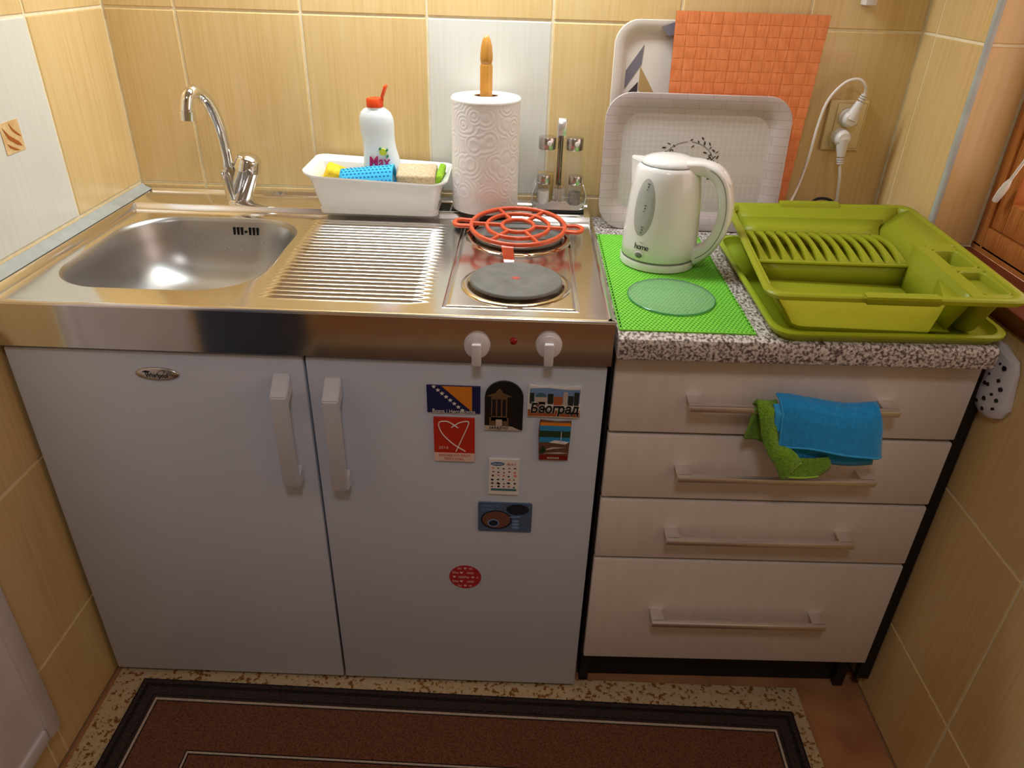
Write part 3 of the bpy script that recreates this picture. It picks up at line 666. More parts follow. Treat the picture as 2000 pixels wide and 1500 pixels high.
for k in (-1, 0, 1): flat('kiosk_panel', rect(fx+k*0.0085-0.003, fx+k*0.0085+0.003, 0.7150, 0.7480), 0.0060, C_BLK, t)
flat('white_door', rect(fx-0.0052, fx+0.0052, 0.6955, 0.7080), 0.0062, C_STONE, t)
flat('plinth_strip', [(cx-hw, 0.6868), (cx+hw-0.004, 0.6868), (cx+0.014, 0.6940), (cx-hw, 0.6950)], 0.0056, C_STONE, t)
mtext('SARAJEVO', 0.0075, cx-0.009, 0.6907, 0.0060, C_BLK, t, 0.95, 0.3)
# city skyline magnet
P = [(0.8700, 0.7165), (0.9565, 0.7155), (0.9590, 0.7300), (0.9580, 0.7765), (0.9400, 0.7755), (0.9300, 0.7740), (0.9100, 0.7760), (0.8900, 0.7742), (0.8715, 0.7770), (0.8695, 0.7500)]
t = magnet('skyline_magnet', 0.8700, 0.9590, 0.7155, 0.7770, 0.005, C_WHT, 'ragged white magnet with a city skyline and a bold black Cyrillic name', pts=P)
flat('sky', [(0.8725, 0.7440), (0.9565, 0.7440), (0.9565, 0.7715), (0.9350, 0.7705), (0.9050, 0.7730), (0.8725, 0.7715)], 0.005, C_SKY, t)
flat('rust_foot', rect(0.8705, 0.9585, 0.7172, 0.7300), 0.005, C_RUST, t)
for (a, bb, c, e, mm) in ((0.873, 0.880, 0.742, 0.763, C_TREE), (0.881, 0.902, 0.742, 0.756, C_STONE), (0.903, 0.912, 0.742, 0.762, C_TREE), (0.913, 0.928, 0.738, 0.757, C_RUST), (0.929, 0.936, 0.740, 0.766, C_STONE), (0.937, 0.946, 0.740, 0.759, C_TREE), (0.947, 0.955, 0.740, 0.766, C_TREE), (0.884, 0.899, 0.733, 0.746, C_BRN)):
    flat('building', rect(a, bb, c, e), 0.0056, mm, t)
flat('dome', [(0.8915+0.009*math.cos(PI*k/10), 0.7555+0.008*math.sin(PI*k/10)) for k in range(11)], 0.0058, C_TEAL, t)
mtext('Београд', 0.0255, 0.9150, 0.7330, 0.0064, C_WHT, t, 0.80, 0.12, bold=0.0016); mtext('Београд', 0.0255, 0.9150, 0.7330, 0.0070, C_BLK, t, 0.80, 0.12, bold=0.0008)
# harbour magnet
P = [(0.8935, 0.6262), (0.9440, 0.6268), (0.9455, 0.6700), (0.9460, 0.7070), (0.9200, 0.7050), (0.8925, 0.7080), (0.8905, 0.6850)]
t = magnet('harbour_magnet', 0.8925, 0.9460, 0.6262, 0.7080, 0.005, C_BRN, 'upright seaside magnet with blue water, a white boat and an orange top', pts=P)
for nm, a, mm in (('orange_band', (0.8932, 0.9455, 0.6985, 0.7050), C_ORG), ('sky', (0.8925, 0.9455, 0.6880, 0.6985), C_SEA), ('far_shore', (0.8925, 0.9455, 0.6750, 0.6880), C_GRN), ('water', (0.8925, 0.9455, 0.6640, 0.6750), C_SEA), ('red_foot', (0.8940, 0.9440, 0.6270, 0.6370), C_MAR)):
    flat(nm, rect(*a), 0.005, mm, t)
flat('hull', [(0.910, 0.6640), (0.938, 0.6610), (0.944, 0.6660), (0.920, 0.6690)], 0.0056, C_WHT, t); flat('mast', rect(0.9295, 0.9306, 0.6650, 0.6870), 0.0056, C_WHT, t)
flat('shore_curve', [(0.897, 0.6460), (0.915, 0.6540), (0.938, 0.6540), (0.920, 0.6510)], 0.0056, C_STONE, t); flat('shore_curve', [(0.900, 0.6410), (0.930, 0.6440), (0.943, 0.6420), (0.925, 0.6405)], 0.0056, C_STONE, t)
flat('bushes', [(0.894, 0.6480), (0.899, 0.6570), (0.905, 0.6500), (0.903, 0.6420), (0.895, 0.6400)], 0.0056, C_GRN, t)
for k in range(6): flat('caption_mark', rect(0.908+0.0036*k, 0.9105+0.0036*k, 0.6295, 0.6332), 0.0056, C_STONE, t)
# white illustrated magnet
t = magnet('sketch_magnet', 0.8062, 0.8600, 0.5445, 0.6228, 0.0035, C_WHT, 'white magnet printed with tiny sketches under a blue caption bubble')
flat('caption_bubble', [(0.8215+0.0125*math.cos(2*PI*k/16), 0.6128+0.0042*math.sin(2*PI*k/16)) for k in range(16)], 0.0035, C_TXT, t)
mtext('BIH', 0.0070, 0.8460, 0.6125, 0.0037, C_SALM, t, 1.5); mtext('SARAJEVO', 0.0044, 0.8215, 0.6128, 0.0042, C_WHT, t, 0.9)
flat('teal_band', rect(0.8100, 0.8562, 0.5530, 0.5580), 0.0035, C_TEALB, t)
rng = random.Random(5)
for j in range(6):
    for i in range(5):
        x = 0.8130+0.0098*i+rng.uniform(-.0012, .0012); z = 0.6030-0.0082*j+rng.uniform(-.001, .001); mm = rng.choice((C_BRN, C_BLK, C_MAR, C_DUSK2, C_SALM)); n = rng.randint(4, 7); r = rng.uniform(.0018, .0036)
        flat('sketch', [(x+r*rng.uniform(.5, 1.2)*math.cos(2*PI*k/n), z+r*rng.uniform(.4, 1.0)*math.sin(2*PI*k/n)) for k in range(n)], 0.0036, mm, t)
# coffee set photo magnet
t = magnet('photo_magnet', 0.7872, 0.8868, 0.4560, 0.5240, 0.003, C_DUSK, 'dusky blue photo magnet showing a coffee cup on a round tray', pts=rrect(0.7872, 0.8868, 0.4560, 0.5240, 0.004, 4))
def ell(cx, cz, a, b, n=28, rot=0.0): return [(cx+a*math.cos(2*PI*k/n)*math.cos(rot)-b*math.sin(2*PI*k/n)*math.sin(rot), cz+a*math.cos(2*PI*k/n)*math.sin(rot)+b*math.sin(2*PI*k/n)*math.cos(rot)) for k in range(n)]
flat('dark_corner', ell(0.8600, 0.5095, 0.021, 0.0125), 0.0030, C_DUSK2, t)
flat('tray', ell(0.8210, 0.4840, 0.029, 0.0225), 0.0032, C_DUSK2, t); flat('tray_inside', ell(0.8210, 0.4845, 0.026, 0.0195), 0.0035, C_COPPER, t)
flat('saucer', ell(0.8160, 0.4770, 0.0110, 0.0092), 0.0038, C_SKY, t); flat('cup', ell(0.8160, 0.4770, 0.0085, 0.0068), 0.0041, C_DUSK2, t)
for k in range(3): flat('petal', ell(0.8570, 0.4670+0.0075*k, 0.0070, 0.0026), 0.0033, C_SKY, t)
flat('spoon', ell(0.8550, 0.4925, 0.012, 0.0012, rot=.12), 0.0036, C_SKY, t); mtext('SARAJEVO', 0.0072, 0.8110, 0.5165, 0.0033, C_SKY, t, 1.0); mtext('BOSNA', 0.0072, 0.8045, 0.5085, 0.0033, C_SKY, t, 0.9)
# round sticker
t = thing('round_sticker', (0.7625, MY, 0.302), 'round crimson sticker with pale lettering low on the refrigerator door', 'sticker')
prism_xz('disc', ell(0.7625, 0.3330, 0.0315, 0.0305, 40), MY-0.0006, MY, C_STK, t)
for j, row in enumerate(((('hac', -0.011), (None, 0.0), ('visi', 0.010)), (('bihac', -0.019), (None, -0.0075), ('visitbi', 0.010)), ((None, -0.0215), ('visitbihac', -0.003), (None, 0.0150), ('vi', 0.0235)), (('bihac', -0.019), (None, -0.0075), ('visitbi', 0.010)), (('hac', -0.011), (None, 0.0), ('visi', 0.010)))):
    z = 0.3560-0.0115*j
    for word, dx in row:
        if word: mtext(word, 0.0088, 0.7625+dx, z, 0.0006, C_PINK, t, 0.68)
        else: flat('heart', [(0.7625+dx+0.00019*16*math.sin(q)**3, z+0.00019*(13*math.cos(q)-5*math.cos(2*q)-2*math.cos(3*q)-math.cos(4*q))) for q in [2*PI*k/20 for k in range(20)]], 0.0006, C_PINK, t)


# ------------------------------------------------------------------ drawer cabinet and granite worktop
DC = thing('drawer_cabinet', (1.31, -0.3, FL), 'white drawer cabinet with four bar handles under the granite worktop', 'cabinet')
YA, YBk = -0.5850, -0.5755        # front face: left end, right end (the unit stands a touch askew)
XA, XB = 1.0105, 1.6060
def fy(x): return YA + (YBk-YA)*(x-XA)/(XB-XA)
def skew(o):
    for vtx in o.data.vertices: vtx.co.y += fy(vtx.co.x)
    return o
skew(box('body', 1.006, 1.600, 0.020, 0.5545, 0.105, 0.842, M_BLACK, DC))
skew(box('plinth', 1.008, 1.598, 0.048, 0.060, FL+0.002, 0.105, M_BLACK, DC))
skew(box('foot', 1.575, 1.597, 0.030, 0.047, FL, 0.105, M_BLACK, DC, 0.003))
skew(box('foot', 1.010, 1.030, 0.030, 0.047, FL, 0.105, M_BLACK, DC, 0.003))
box('filler_strip', 1.6065, 1.6330, -0.5640, -0.5500, 0.060, 0.842, M_BLACK, DC)
SZ = [0.8445, 0.6878, 0.5456, 0.4005, 0.1221]
HZ = [0.7620, 0.6185, 0.4750, 0.2608]
for k in range(4):
    zt_, zb_ = SZ[k]-(0.0035 if k else 0.0015), SZ[k+1]+0.0035
    if k == 3: zb_ = SZ[4]
    dr = skew(box('drawer', XA, XB, 0.0, 0.018, zb_, zt_, M_DRAWER, DC, 0.0025))
    hz = HZ[k]; h = box('handle', 1.1325, 1.4768, -0.0375, -0.0255, hz-0.0055, hz+0.0065, M_ALU, dr, 0.003); skew(h)
    for hx in (1.1325, 1.4515):
        skew(box('handle_post', hx, hx+0.0255, -0.030, 0.0, hz+0.0035, hz+0.0065, M_ALU, h, 0.0006))
WTZ = 0.885
GW = thing('granite_worktop', (1.3, -0.3, 0.846), 'speckled grey granite-look worktop over the drawers', 'worktop')
P = [(0.0, WTZ), (-0.010, WTZ), (-0.0155, WTZ-0.002), (-0.0185, WTZ-0.0065), (-0.0195, WTZ-0.012), (-0.0195, 0.8545), (-0.0185, 0.850), (-0.015, 0.8475), (0.0, 0.8465)]
yfr = lambda x: -0.601 + 0.0095*(x-1.006)/0.591
lo = []
for x in (1.0065, 1.597):
    L = [(x, yfr(x)+y, z) for y, z in P] + [(x, -0.002, 0.8465), (x, -0.002, WTZ)]
    lo.append(L)
v, f = loft(lo, True, True, True); o = obj('slab', fixn(pymesh('slab', v, f)), M_GRANITE, GW); sharp(o, 30)

# plastic bag stuffed between worktop and wall
bag = thing('plastic_bag', (1.628, -0.57, 0.752), 'white plastic bag with black dots stuffed beside the worktop end', 'bag')
def bagmesh():
    ol = [(-0.480, 0.862), (-0.530, 0.876), (-0.572, 0.874), (-0.614, 0.866), (-0.622, 0.850), (-0.630, 0.815), (-0.636, 0.788), (-0.630, 0.772), (-0.604, 0.757), (-0.577, 0.750), (-0.556, 0.757), (-0.543, 0.776), (-0.520, 0.782), (-0.480, 0.790)]
    cy, cz2 = -0.57, 0.815; rng = random.Random(4); loops = []
    for x, k in ((1.6342, 0.97), (1.6305, 1.0), (1.6265, 0.99), (1.6225, 0.90), (1.6205, 0.66), (1.6195, 0.30)):
        loops.append([(x+rng.uniform(-.0009, .0009), cy+(y-cy)*k+rng.uniform(-.001, .001), cz2+(z-cz2)*k+rng.uniform(-.001, .001)) for y, z in ol])
    return loft(loops, True, True, True)
v, f = bagmesh(); o = obj('film', fixn(pymesh('film', v, f)), M_BAG, bag); sharp(o, 30)
def bagx(y, z):
    k = max(abs((y+0.578)/0.060), abs((z-0.812)/0.060)); return 1.6195 + 0.0012*min(1, k/0.66) + max(0, k-0.66)*0.012
for (y, z, r) in ((-0.6020, 0.8480, .0046), (-0.6010, 0.8250, .0034), (-0.6120, 0.8150, .0040), (-0.5740, 0.8060, .0036), (-0.5820, 0.8080, .0034), (-0.5980, 0.7980, .0028), (-0.6130, 0.7950, .0036), (-0.5600, 0.7960, .0042), (-0.5850, 0.7830, .0042), (-0.5700, 0.7700, .0032), (-0.5880, 0.7650, .0038), (-0.6120, 0.7790, .0026), (-0.5760, 0.8240, .0024), (-0.5900, 0.8500, .0024), (-0.5520, 0.8160, .0030)):
    xx = bagx(y, z); n = 10
    v = [(xx-0.0016, y+r*math.cos(2*PI*k/n), z+r*0.9*math.sin(2*PI*k/n)) for k in range(n)] + [(xx+0.003, y+r*math.cos(2*PI*k/n), z+r*0.9*math.sin(2*PI*k/n)) for k in range(n)]
    obj('dot', fixn(pymesh('dot', v, [tuple(range(n))]+[(k, (k+1) % n, n+(k+1) % n, n+k) for k in range(n)])), M_INK, bag)

# ------------------------------------------------------------------ cloths over the top drawer handle
HB = -0.6130
def solid(o, t, off=0.0, bev=None):
    m = o.modifiers.new('thickness', 'SOLIDIFY'); m.thickness = t; m.offset = off; return o
def sheet(name, fn, nu, nv, m, parent=None, t=0.002, sub=0):
    v = [fn(i/nu, j/nv) for j in range(nv+1) for i in range(nu+1)]
    f = [(j*(nu+1)+i, j*(nu+1)+i+1, (j+1)*(nu+1)+i+1, (j+1)*(nu+1)+i) for j in range(nv) for i in range(nu)]
    o = obj(name, fixn(pymesh(name, v, f)), m, parent, True); solid(o, t); return o
def lerp(a, b, t): return a+(b-a)*t
bc = thing('blue_cloth', (1.35, HB, 0.685), 'folded bright blue microfibre cloth hung over the top drawer handle', 'cloth')
def drape(path, u):
    n = len(path)-1; k = min(n-1, int(u*n)); t = u*n-k; return (lerp(path[k][0], path[k+1][0], t), lerp(path[k][1], path[k+1][1], t))
top_path = [(HB+0.022, 0.705), (HB+0.021, 0.740), (HB+0.019, 0.766), (HB+0.014, 0.778), (HB+0.004, 0.783), (HB-0.008, 0.780), (HB-0.016, 0.770), (HB-0.019, 0.752), (HB-0.020, 0.715), (HB-0.021, 0.675)]
def inner(u, v):
    y, z = drape(top_path, v); x = lerp(1.2865, 1.4340, u)
    if v > 0.6: x += (v-0.6)*0.028
    z += 0.004*math.sin(u*7)*(1 if v < 0.8 else .4) - 0.006*u*(1-v)
    return (x, y + 0.0015*math.sin(u*9+v*4), z)
sheet('inner_layer', inner, 24, 36, M_BLUE, bc, 0.003)
out_path = [(HB+0.004, 0.789), (HB-0.010, 0.786), (HB-0.0195, 0.776), (HB-0.024, 0.758), (HB-0.027, 0.730), (HB-0.029, 0.7085)]
def outer(u, v):
    y, z = drape(out_path, v)
    x = lerp(1.2700, 1.4270, u) + v*0.020*(u*0.9+0.6)
    wrap = max(0.0, (u-0.88)/0.12); y = lerp(y, HB-0.018+(0.010 if v < .3 else 0), wrap**2)
    bul = math.sin(min(1, max(0, (u-0.08)/0.92))*PI)**0.7
    y -= 0.012*bul*max(0, v-0.35)**1.2
    z += 0.004*math.sin(u*6+1)*(1-v) - 0.012*u*(1-v) - v*0.020*(u**5) + v*0.004*math.sin(u*7)
    return (x, y, z)
sheet('outer_layer', outer, 40, 30, M_BLUE, bc, 0.003)
def hem(fn, edge, n=40): return [fn(i/n, edge) for i in range(n+1)]
tube('hem', [Vector(p)+Vector((0, -0.0008, 0)) for p in hem(outer, 1.0)], 0.0021, M_BLUEH, bc, 8, 0)
tube('hem', [Vector(p)+Vector((0, -0.0012, 0)) for p in [outer(0.0, k/24) for k in range(25)]], 0.0019, M_BLUEH, bc, 8, 0)
def lip(u, v):
    y, z = drape([(HB-0.012, 0.783), (HB-0.0215, 0.770), (HB-0.0225, 0.735)], v); return (lerp(1.2615, 1.2760, u)+0.006*v, y-0.002, z)
sheet('folded_edge', lip, 4, 14, M_BLUEH, bc, 0.002)
gc = thing('green_cloth', (1.27, HB, 0.648), 'twisted green terry cloth hung over the top drawer handle beside the blue one', 'cloth')
gp = [(1.2430, 1.2640, HB+0.016, 0.735), (1.2400, 1.2720, HB+0.014, 0.768), (1.2390, 1.2720, HB+0.002, 0.7795), (1.2390, 1.2715, HB-0.012, 0.776), (1.2430, 1.2715, HB-0.019, 0.760), (1.2500, 1.2735, HB-0.022, 0.735), (1.2580, 1.2840, HB-0.026, 0.712), (1.2700, 1.3040, HB-0.032, 0.692), (1.2830, 1.3200, HB-0.036, 0.674), (1.2960, 1.3060, HB-0.036, 0.652)]
def gmain(u, v):
    n = len(gp)-1; k = min(n-1, int(v*n)); t = v*n-k; a, b_ = gp[k], gp[k+1]
    xa, xb = lerp(a[0], b_[0], t), lerp(a[1], b_[1], t); y = lerp(a[2], b_[2], t); z = lerp(a[3], b_[3], t)
    bow = math.sin(u*PI); rim = (0.016*u if v > 0.62 else 0)
    return (lerp(xa, xb, u), y-0.006*bow+0.0012*math.sin(v*23+u*5), z + rim*min(1, (v-0.62)*5 if v > .62 else 0) + 0.0012*math.sin(v*31+u*3))
sheet('main_fold', gmain, 16, 60, M_GREENC, gc, 0.005)
def gback(u, v):
    xa = lerp(1.2385, 1.2320, v); xb = lerp(1.2620, 1.2860, v)
    return (lerp(xa, xb, u), HB-0.006+0.006*math.sin(u*PI*1.5)+0.003*v, lerp(0.768, 0.707-0.010*u, v))
sheet('rear_fold', gback, 12, 20, M_GREENC, gc, 0.005)
def gflap(u, v):
    xa = lerp(1.3030, 1.2940, v); xb = lerp(1.3660, 1.3560, v) + (0.012*math.sin(v*PI))
    return (lerp(xa, xb, u), HB-0.028-0.004*math.sin(u*PI)-0.004*v, lerp(0.690, 0.6545, v)+0.003*u)
sheet('lower_flap', gflap, 12, 12, M_GREENC, gc, 0.004)
tube('hem', [Vector(p)+Vector((0, -0.002, 0)) for p in [gflap(i/12, 1.0) for i in range(13)]], 0.0018, M_GREENH, gc, 8, 0)
tube('hem', [Vector(gmain(1.0, 0.90+0.1*k/8))+Vector((0.001, -0.004, 0)) for k in range(9)], 0.0018, M_GREENH, gc, 8, 0)

# ------------------------------------------------------------------ faucet
FX0, FY0 = 0.2265, -0.052
fa = thing('faucet', (FX0, FY0, ZLEDGE), 'chrome swan-neck mixer tap behind the sink', 'faucet')
lathe('base_collar', [(0.0275, ZLEDGE), (0.0278, ZLEDGE+0.001), (0.0265, ZLEDGE+0.002), (0.025, ZLEDGE+0.003)], FX0, FY0, M_CHROME, fa, 32)
# body: V of a spout socket (leaning left) and a cartridge (leaning right)
def cone(name, a, b, ra, rb, m, parent, n=28, extra=()):
    P = [Vector(a), Vector(b)]; pr = [(0, ra), (1, rb)] + list(extra)
    d = P[1]-P[0]; q = d.to_track_quat('Z', 'Y').to_matrix(); loops = []
    for t, r in pr: loops.append([P[0]+d*t+q @ Vector((r*math.cos(2*PI*k/n), r*math.sin(2*PI*k/n), 0)) for k in range(n)])
    v, f = loft(loops, True, True, True); o = obj(name, fixn(pymesh(name, v, f)), m, parent); sharp(o, 35); return o
cone('body', (FX0-0.002, FY0, ZLEDGE+0.002), (FX0-0.0095, FY0-0.004, ZLEDGE+0.064), 0.0240, 0.0200, M_CHROME, fa)
cone('cartridge', (FX0+0.002, FY0, ZLEDGE+0.003), (FX0+0.0300, FY0-0.006, ZLEDGE+0.068), 0.0235, 0.0262, M_CHROME, fa)
kb = cone('mixer_knob', (FX0+0.0306, FY0-0.0062, ZLEDGE+0.0695), (FX0+0.0385, FY0-0.0090, ZLEDGE+0.0900), 0.0282, 0.0250, M_CHROME, fa, 32, ((1.18, 0.0215), (1.36, 0.015), (1.45, 0.006), (1.47, 0.001)))
cone('spout_ring', (FX0-0.0095, FY0-0.004, ZLEDGE+0.0635), (FX0-0.0100, FY0-0.004, ZLEDGE+0.0690), 0.0210, 0.0205, M_CHROME, fa)
sp = [(FX0-0.0100, FY0-0.004, ZLEDGE+0.066), (0.2165, -0.0580, 1.0200), (0.2150, -0.0640, 1.0620), (0.2115, -0.0760, 1.1000), (0.2060, -0.0950, 1.1300), (0.1990, -0.1180, 1.1445), (0.1925, -0.1370, 1.1390), (0.1890, -0.1455, 1.1200), (0.1880, -0.1475, 1.1060)]
tube('spout', sp, 0.0122, M_CHROME, fa, 18, 8)
cone('aerator', (0.1882, -0.1470, 1.1120), (0.1874, -0.1490, 1.0950), 0.0146, 0.0138, M_CHROME, fa)

# ------------------------------------------------------------------ ceramic dish with bottle and sponges
DZ = ZLEDGE+0.0004
cd = thing('ceramic_dish', (0.55, -0.1, DZ), 'white ceramic baking dish holding sponges and the soap bottle', 'dish')
def dish():
    # (x0,x1,y0,y1,z,r): outside going up, rim, then inside going down
    L = [(0.432, 0.668, -0.138, -0.046, DZ, .012), (0.428, 0.672, -0.142, -0.043, DZ+0.003, .014), (0.4265, 0.6735, -0.144, -0.042, DZ+0.012, .014), (0.4285, 0.6718, -0.1425, -0.0425, DZ+0.0145, .014), (0.4225, 0.6775, -0.150, -0.039, DZ+0.040, .016),
         (0.4155, 0.6830, -0.160, -0.032, DZ+0.066, .02), (0.4085, 0.6900, -0.172, -0.022, DZ+0.076, .026), (0.4030, 0.6970, -0.178, -0.012, DZ+0.081, .03), (0.4035, 0.6965, -0.1775, -0.0125, DZ+0.084, .03), (0.4100, 0.6900, -0.172, -0.018, DZ+0.083, .028),
         (0.4190, 0.6805, -0.158, -0.033, DZ+0.076, .024), (0.4255, 0.6740, -0.149, -0.041, DZ+0.055, .02), (0.4300, 0.6695, -0.142, -0.046, DZ+0.020, .018), (0.438, 0.662, -0.134, -0.054, DZ+0.006, .014), (0.46, 0.64, -0.12, -0.07, DZ+0.005, .01)]
    loops = []
    for i, (a, b_, c, e, z, r) in enumerate(L):
        lp = []
        for x, y in rrect(a, b_, c, e, r, 7):
            zz = z
            if 5 <= i <= 10:      # rim dips along the front, ears at both ends, far side a little higher
                ex = min(1.0, abs(x-0.55)/0.147)**4; zz += 0.004*ex + 0.003*((y+0.178)/0.166) - 0.0035*(1-ex)*(1 if y < -0.13 else 0)
                zz -= 0.006*(x-0.55)/0.15
            lp.append((x, y, zz))
        loops.append(lp)
    return loft(loops, True, True, True)
v, f = dish(); o = obj('bowl', fixn(pymesh('bowl', v, f)), M_CERAMIC, cd); sharp(o, 40)
bt = thing('soap_bottle', (0.548, -0.072, DZ+0.006), 'white dish soap bottle with an open orange-red flip cap', 'bottle')
BX, BY = 0.5520, -0.0780; bz = DZ+0.0055
def bottle():
    P = [(0.024, 0.0, 0), (0.034, 0.003, 0), (0.038, 0.012, 0), (0.0395, 0.035, .001), (0.0395, 0.060, .0015), (0.0380, 0.082, .001), (0.0345, 0.103, -.001), (0.0320, 0.122, -.003), (0.0315, 0.136, -.0045), (0.0328, 0.153, -.006), (0.0335, 0.168, -.0065), (0.0325, 0.180, -.0070), (0.0285, 0.190, -.0075), (0.0215, 0.1965, -.008), (0.0165, 0.199, -.008), (0.0160, 0.203, -.008)]
    loops = []
    for r, z, dx in P:
        ry = min(0.62*r+0.002, 0.023) if r > .02 else r
        r *= (1.06 if r > .02 else 1.0); loops.append([(BX+dx+r*math.cos(2*PI*k/36), BY+ry*math.sin(2*PI*k/36), bz+z) for k in range(36)])
    return loft(loops, True, True, True)
v, f = bottle(); bb = obj('body', fixn(pymesh('body', v, f)), M_BOTTLE, bt); sharp(bb, 50)
cpx = BX-0.008; cpz = bz+0.2005
cap = lathe('cap', [(0.0168, cpz), (0.0172, cpz+0.002), (0.0168, cpz+0.0145), (0.0155, cpz+0.0165), (0.006, cpz+0.017), (0.0035, cpz+0.019), (0.0, cpz+0.0192)], cpx, BY, M_CAPRED, bt, 28)
fl = obj('flip_lid', bm_box(-0.0125, 0.0125, -0.0125, 0.0125, -0.0025, 0.0025, 0.0024), M_CAPRED, None); sharp(fl)
fl.data.transform(Matrix.Translation((cpx+0.0200, BY, cpz+0.0300)) @ Matrix.Rotation(math.radians(-70), 4, 'Y')); fl.parent = cap
obj('hinge', bm_box(cpx+0.0140, cpx+0.0180, BY-0.005, BY+0.005, cpz+0.010, cpz+0.020, .001), M_CAPRED, cap)
bf = BY-0.0245
text('brand_lettering', 'Max', 0.0300, face_y(BX-0.002, bf-0.0008, bz+0.0960, 0.06), M_MAGENTA, bb, sx=0.85, shear=0.15, bold=0.0007)
pl = prism_xz('lemon_motif', ell(BX+0.0070, bz+0.1160, 0.0075, 0.0068, 18), BY-0.0245, BY-0.0200, M_LEMON, bb)
for (a, c, s) in ((0.0010, 0.1225, 1), (0.0150, 0.1200, 1), (0.0155, 0.1080, 1)):
    prism_xz('leaf_motif', [(BX+a-0.003, bz+c-0.001), (BX+a, bz+c-0.0028), (BX+a+0.0032, bz+c+0.0002), (BX+a+0.001, bz+c+0.0036)], BY-0.0248, BY-0.0200, M_LEAF, bb)
# sponges
ys_ = thing('yellow_sponge', (0.452, -0.085, DZ+0.006), 'yellow sponge at the left end of the ceramic dish', 'sponge')
def blob(name, c, s, rot, m, parent, bev=0.006):
    o = obj(name, bm_box(-s[0]/2, s[0]/2, -s[1]/2, s[1]/2, -s[2]/2, s[2]/2, bev, 3), m, None); sharp(o, 60)
    o.data.transform(Matrix.Translation(c) @ Matrix.Rotation(rot[2], 4, 'Z') @ Matrix.Rotation(rot[1], 4, 'Y') @ Matrix.Rotation(rot[0], 4, 'X')); o.parent = parent; o.location = -wloc(parent); return o
blob('foam', (0.4560, -0.088, DZ+0.0520), (0.062, 0.045, 0.064), (0.15, 0.40, 0.2), M_SPY, ys_, 0.008)
blob('scourer', (0.4770, -0.092, DZ+0.0400), (0.014, 0.040, 0.052), (0.15, 0.40, 0.2), M_INK, ys_, 0.003)
bs = thing('blue_sponge_cloth', (0.53, -0.11, DZ+0.006), 'rolled sky-blue dotted sponge cloth in front of the soap bottle', 'sponge cloth')
def rollb(u, v):
    a = -0.55*PI + u*2.05*PI; r = 0.0185+0.0035*u + 0.004*v; x = lerp(0.4735, 0.5830, v)
    return (x, -0.119+r*1.05*math.cos(a), DZ+0.061+r*1.30*math.sin(a)+0.008*v)
sheet('roll', rollb, 40, 14, M_SPB, bs, 0.003)
b = bmesh.new()
for j in range(13):
    for i in range(7):
        vv = (j+0.5+(0.5 if i % 2 else 0))/13.6; ang = PI*(0.50+0.085*i)
        # front facing half of the roll
        u = (ang+0.55*PI)/(2.05*PI)
        p = Vector(rollb(u, vv)); r0 = Vector((p.x, -0.119, DZ+0.061+0.008*vv)); n = (p-r0).normalized()
        mm = Matrix.Translation(p+n*0.0018) @ n.to_track_quat('Z', 'X').to_matrix().to_4x4() @ Matrix.Diagonal((0.0016, 0.0026, 0.0006, 1))
        bmesh.ops.create_icosphere(b, subdivisions=1, radius=1, matrix=mm)
tag(obj('dots', b, M_SPB2, bs, True), kind='stuff')
ts = thing('tan_sponge', (0.635, -0.10, DZ+0.006), 'tan sponge with a green scouring layer at the right end of the dish', 'sponge')
blob('foam', (0.6280, -0.0920, DZ+0.0600), (0.082, 0.050, 0.062), (0.35, -0.02, -0.03), M_SPT, ts, 0.005)
blob('scourer', (0.6740, -0.0930, DZ+0.0640), (0.014, 0.050, 0.058), (0.35, 0.18, -0.03), M_SPG, ts, 0.005)

# ------------------------------------------------------------------ paper towel roll on its wooden stand
TX, TY = 0.7690, -0.0860
hd = thing('paper_towel_holder', (TX, TY, ZLEDGE), 'turned beech paper towel stand with a pointed pole', 'paper towel holder')
lathe('base', [(0.055, ZLEDGE+0.0003), (0.0575, ZLEDGE+0.002), (0.0575, ZLEDGE+0.009), (0.055, ZLEDGE+0.0115), (0.0, ZLEDGE+0.0118)], TX, TY, mat('dark_stand_base', lin(60, 40, 26), 0.4), hd, 40)
hz0 = 1.2585
lathe('pole', [(0.0125, ZLEDGE+0.0118), (0.0125, 1.204), (0.0118, 1.207), (0.0105, 1.209), (0.0118, 1.2115), (0.0126, 1.216), (0.0124, 1.226), (0.0108, 1.240), (0.0082, 1.250), (0.0050, hz0-0.002), (0.003, hz0), (0.0, hz0)], TX, TY, M_STICK, hd, 28)
pr = thing('paper_towel_roll', (TX, TY, ZLEDGE+0.012), 'white embossed paper towel roll on the wooden stand', 'paper towel')
R0 = 0.0690; zb_, zt_ = ZLEDGE+0.0124, 1.146
def rollmesh():
    seg = 72; loops = []
    for (r, z) in ((R0-0.002, zb_), (R0, zb_+0.002), (R0+0.0005, zb_+0.05), (R0, zb_+0.12), (R0, zt_-0.003)):
        loops.append([(TX+(r+0.0007*math.sin(3*k*2*PI/seg+z*30))*math.cos(2*PI*k/seg), TY+(r+0.0007*math.sin(3*k*2*PI/seg+z*30))*math.sin(2*PI*k/seg), z) for k in range(seg)])
    return loft(loops)
v, f = rollmesh(); o = obj('sheets', fixn(pymesh('sheets', v, f)), M_PAPER, pr, True)
lathe('top_edge', [(R0+0.0008, zt_-0.004), (R0+0.0012, zt_-0.001), (R0-0.001, zt_+0.0025), (R0-0.012, zt_+0.0045), (0.032, zt_+0.0055), (0.0262, zt_+0.005), (0.0245, zt_+0.0035), (0.0242, zt_-0.03)], TX, TY, M_PAPERTOP, pr, 72, cap=False, ang=70)
lathe('core', [(0.0242, zt_+0.003), (0.0225, zt_+0.003), (0.0225, zb_+0.01)], TX, TY, M_CARD, pr, 36, cap=False)

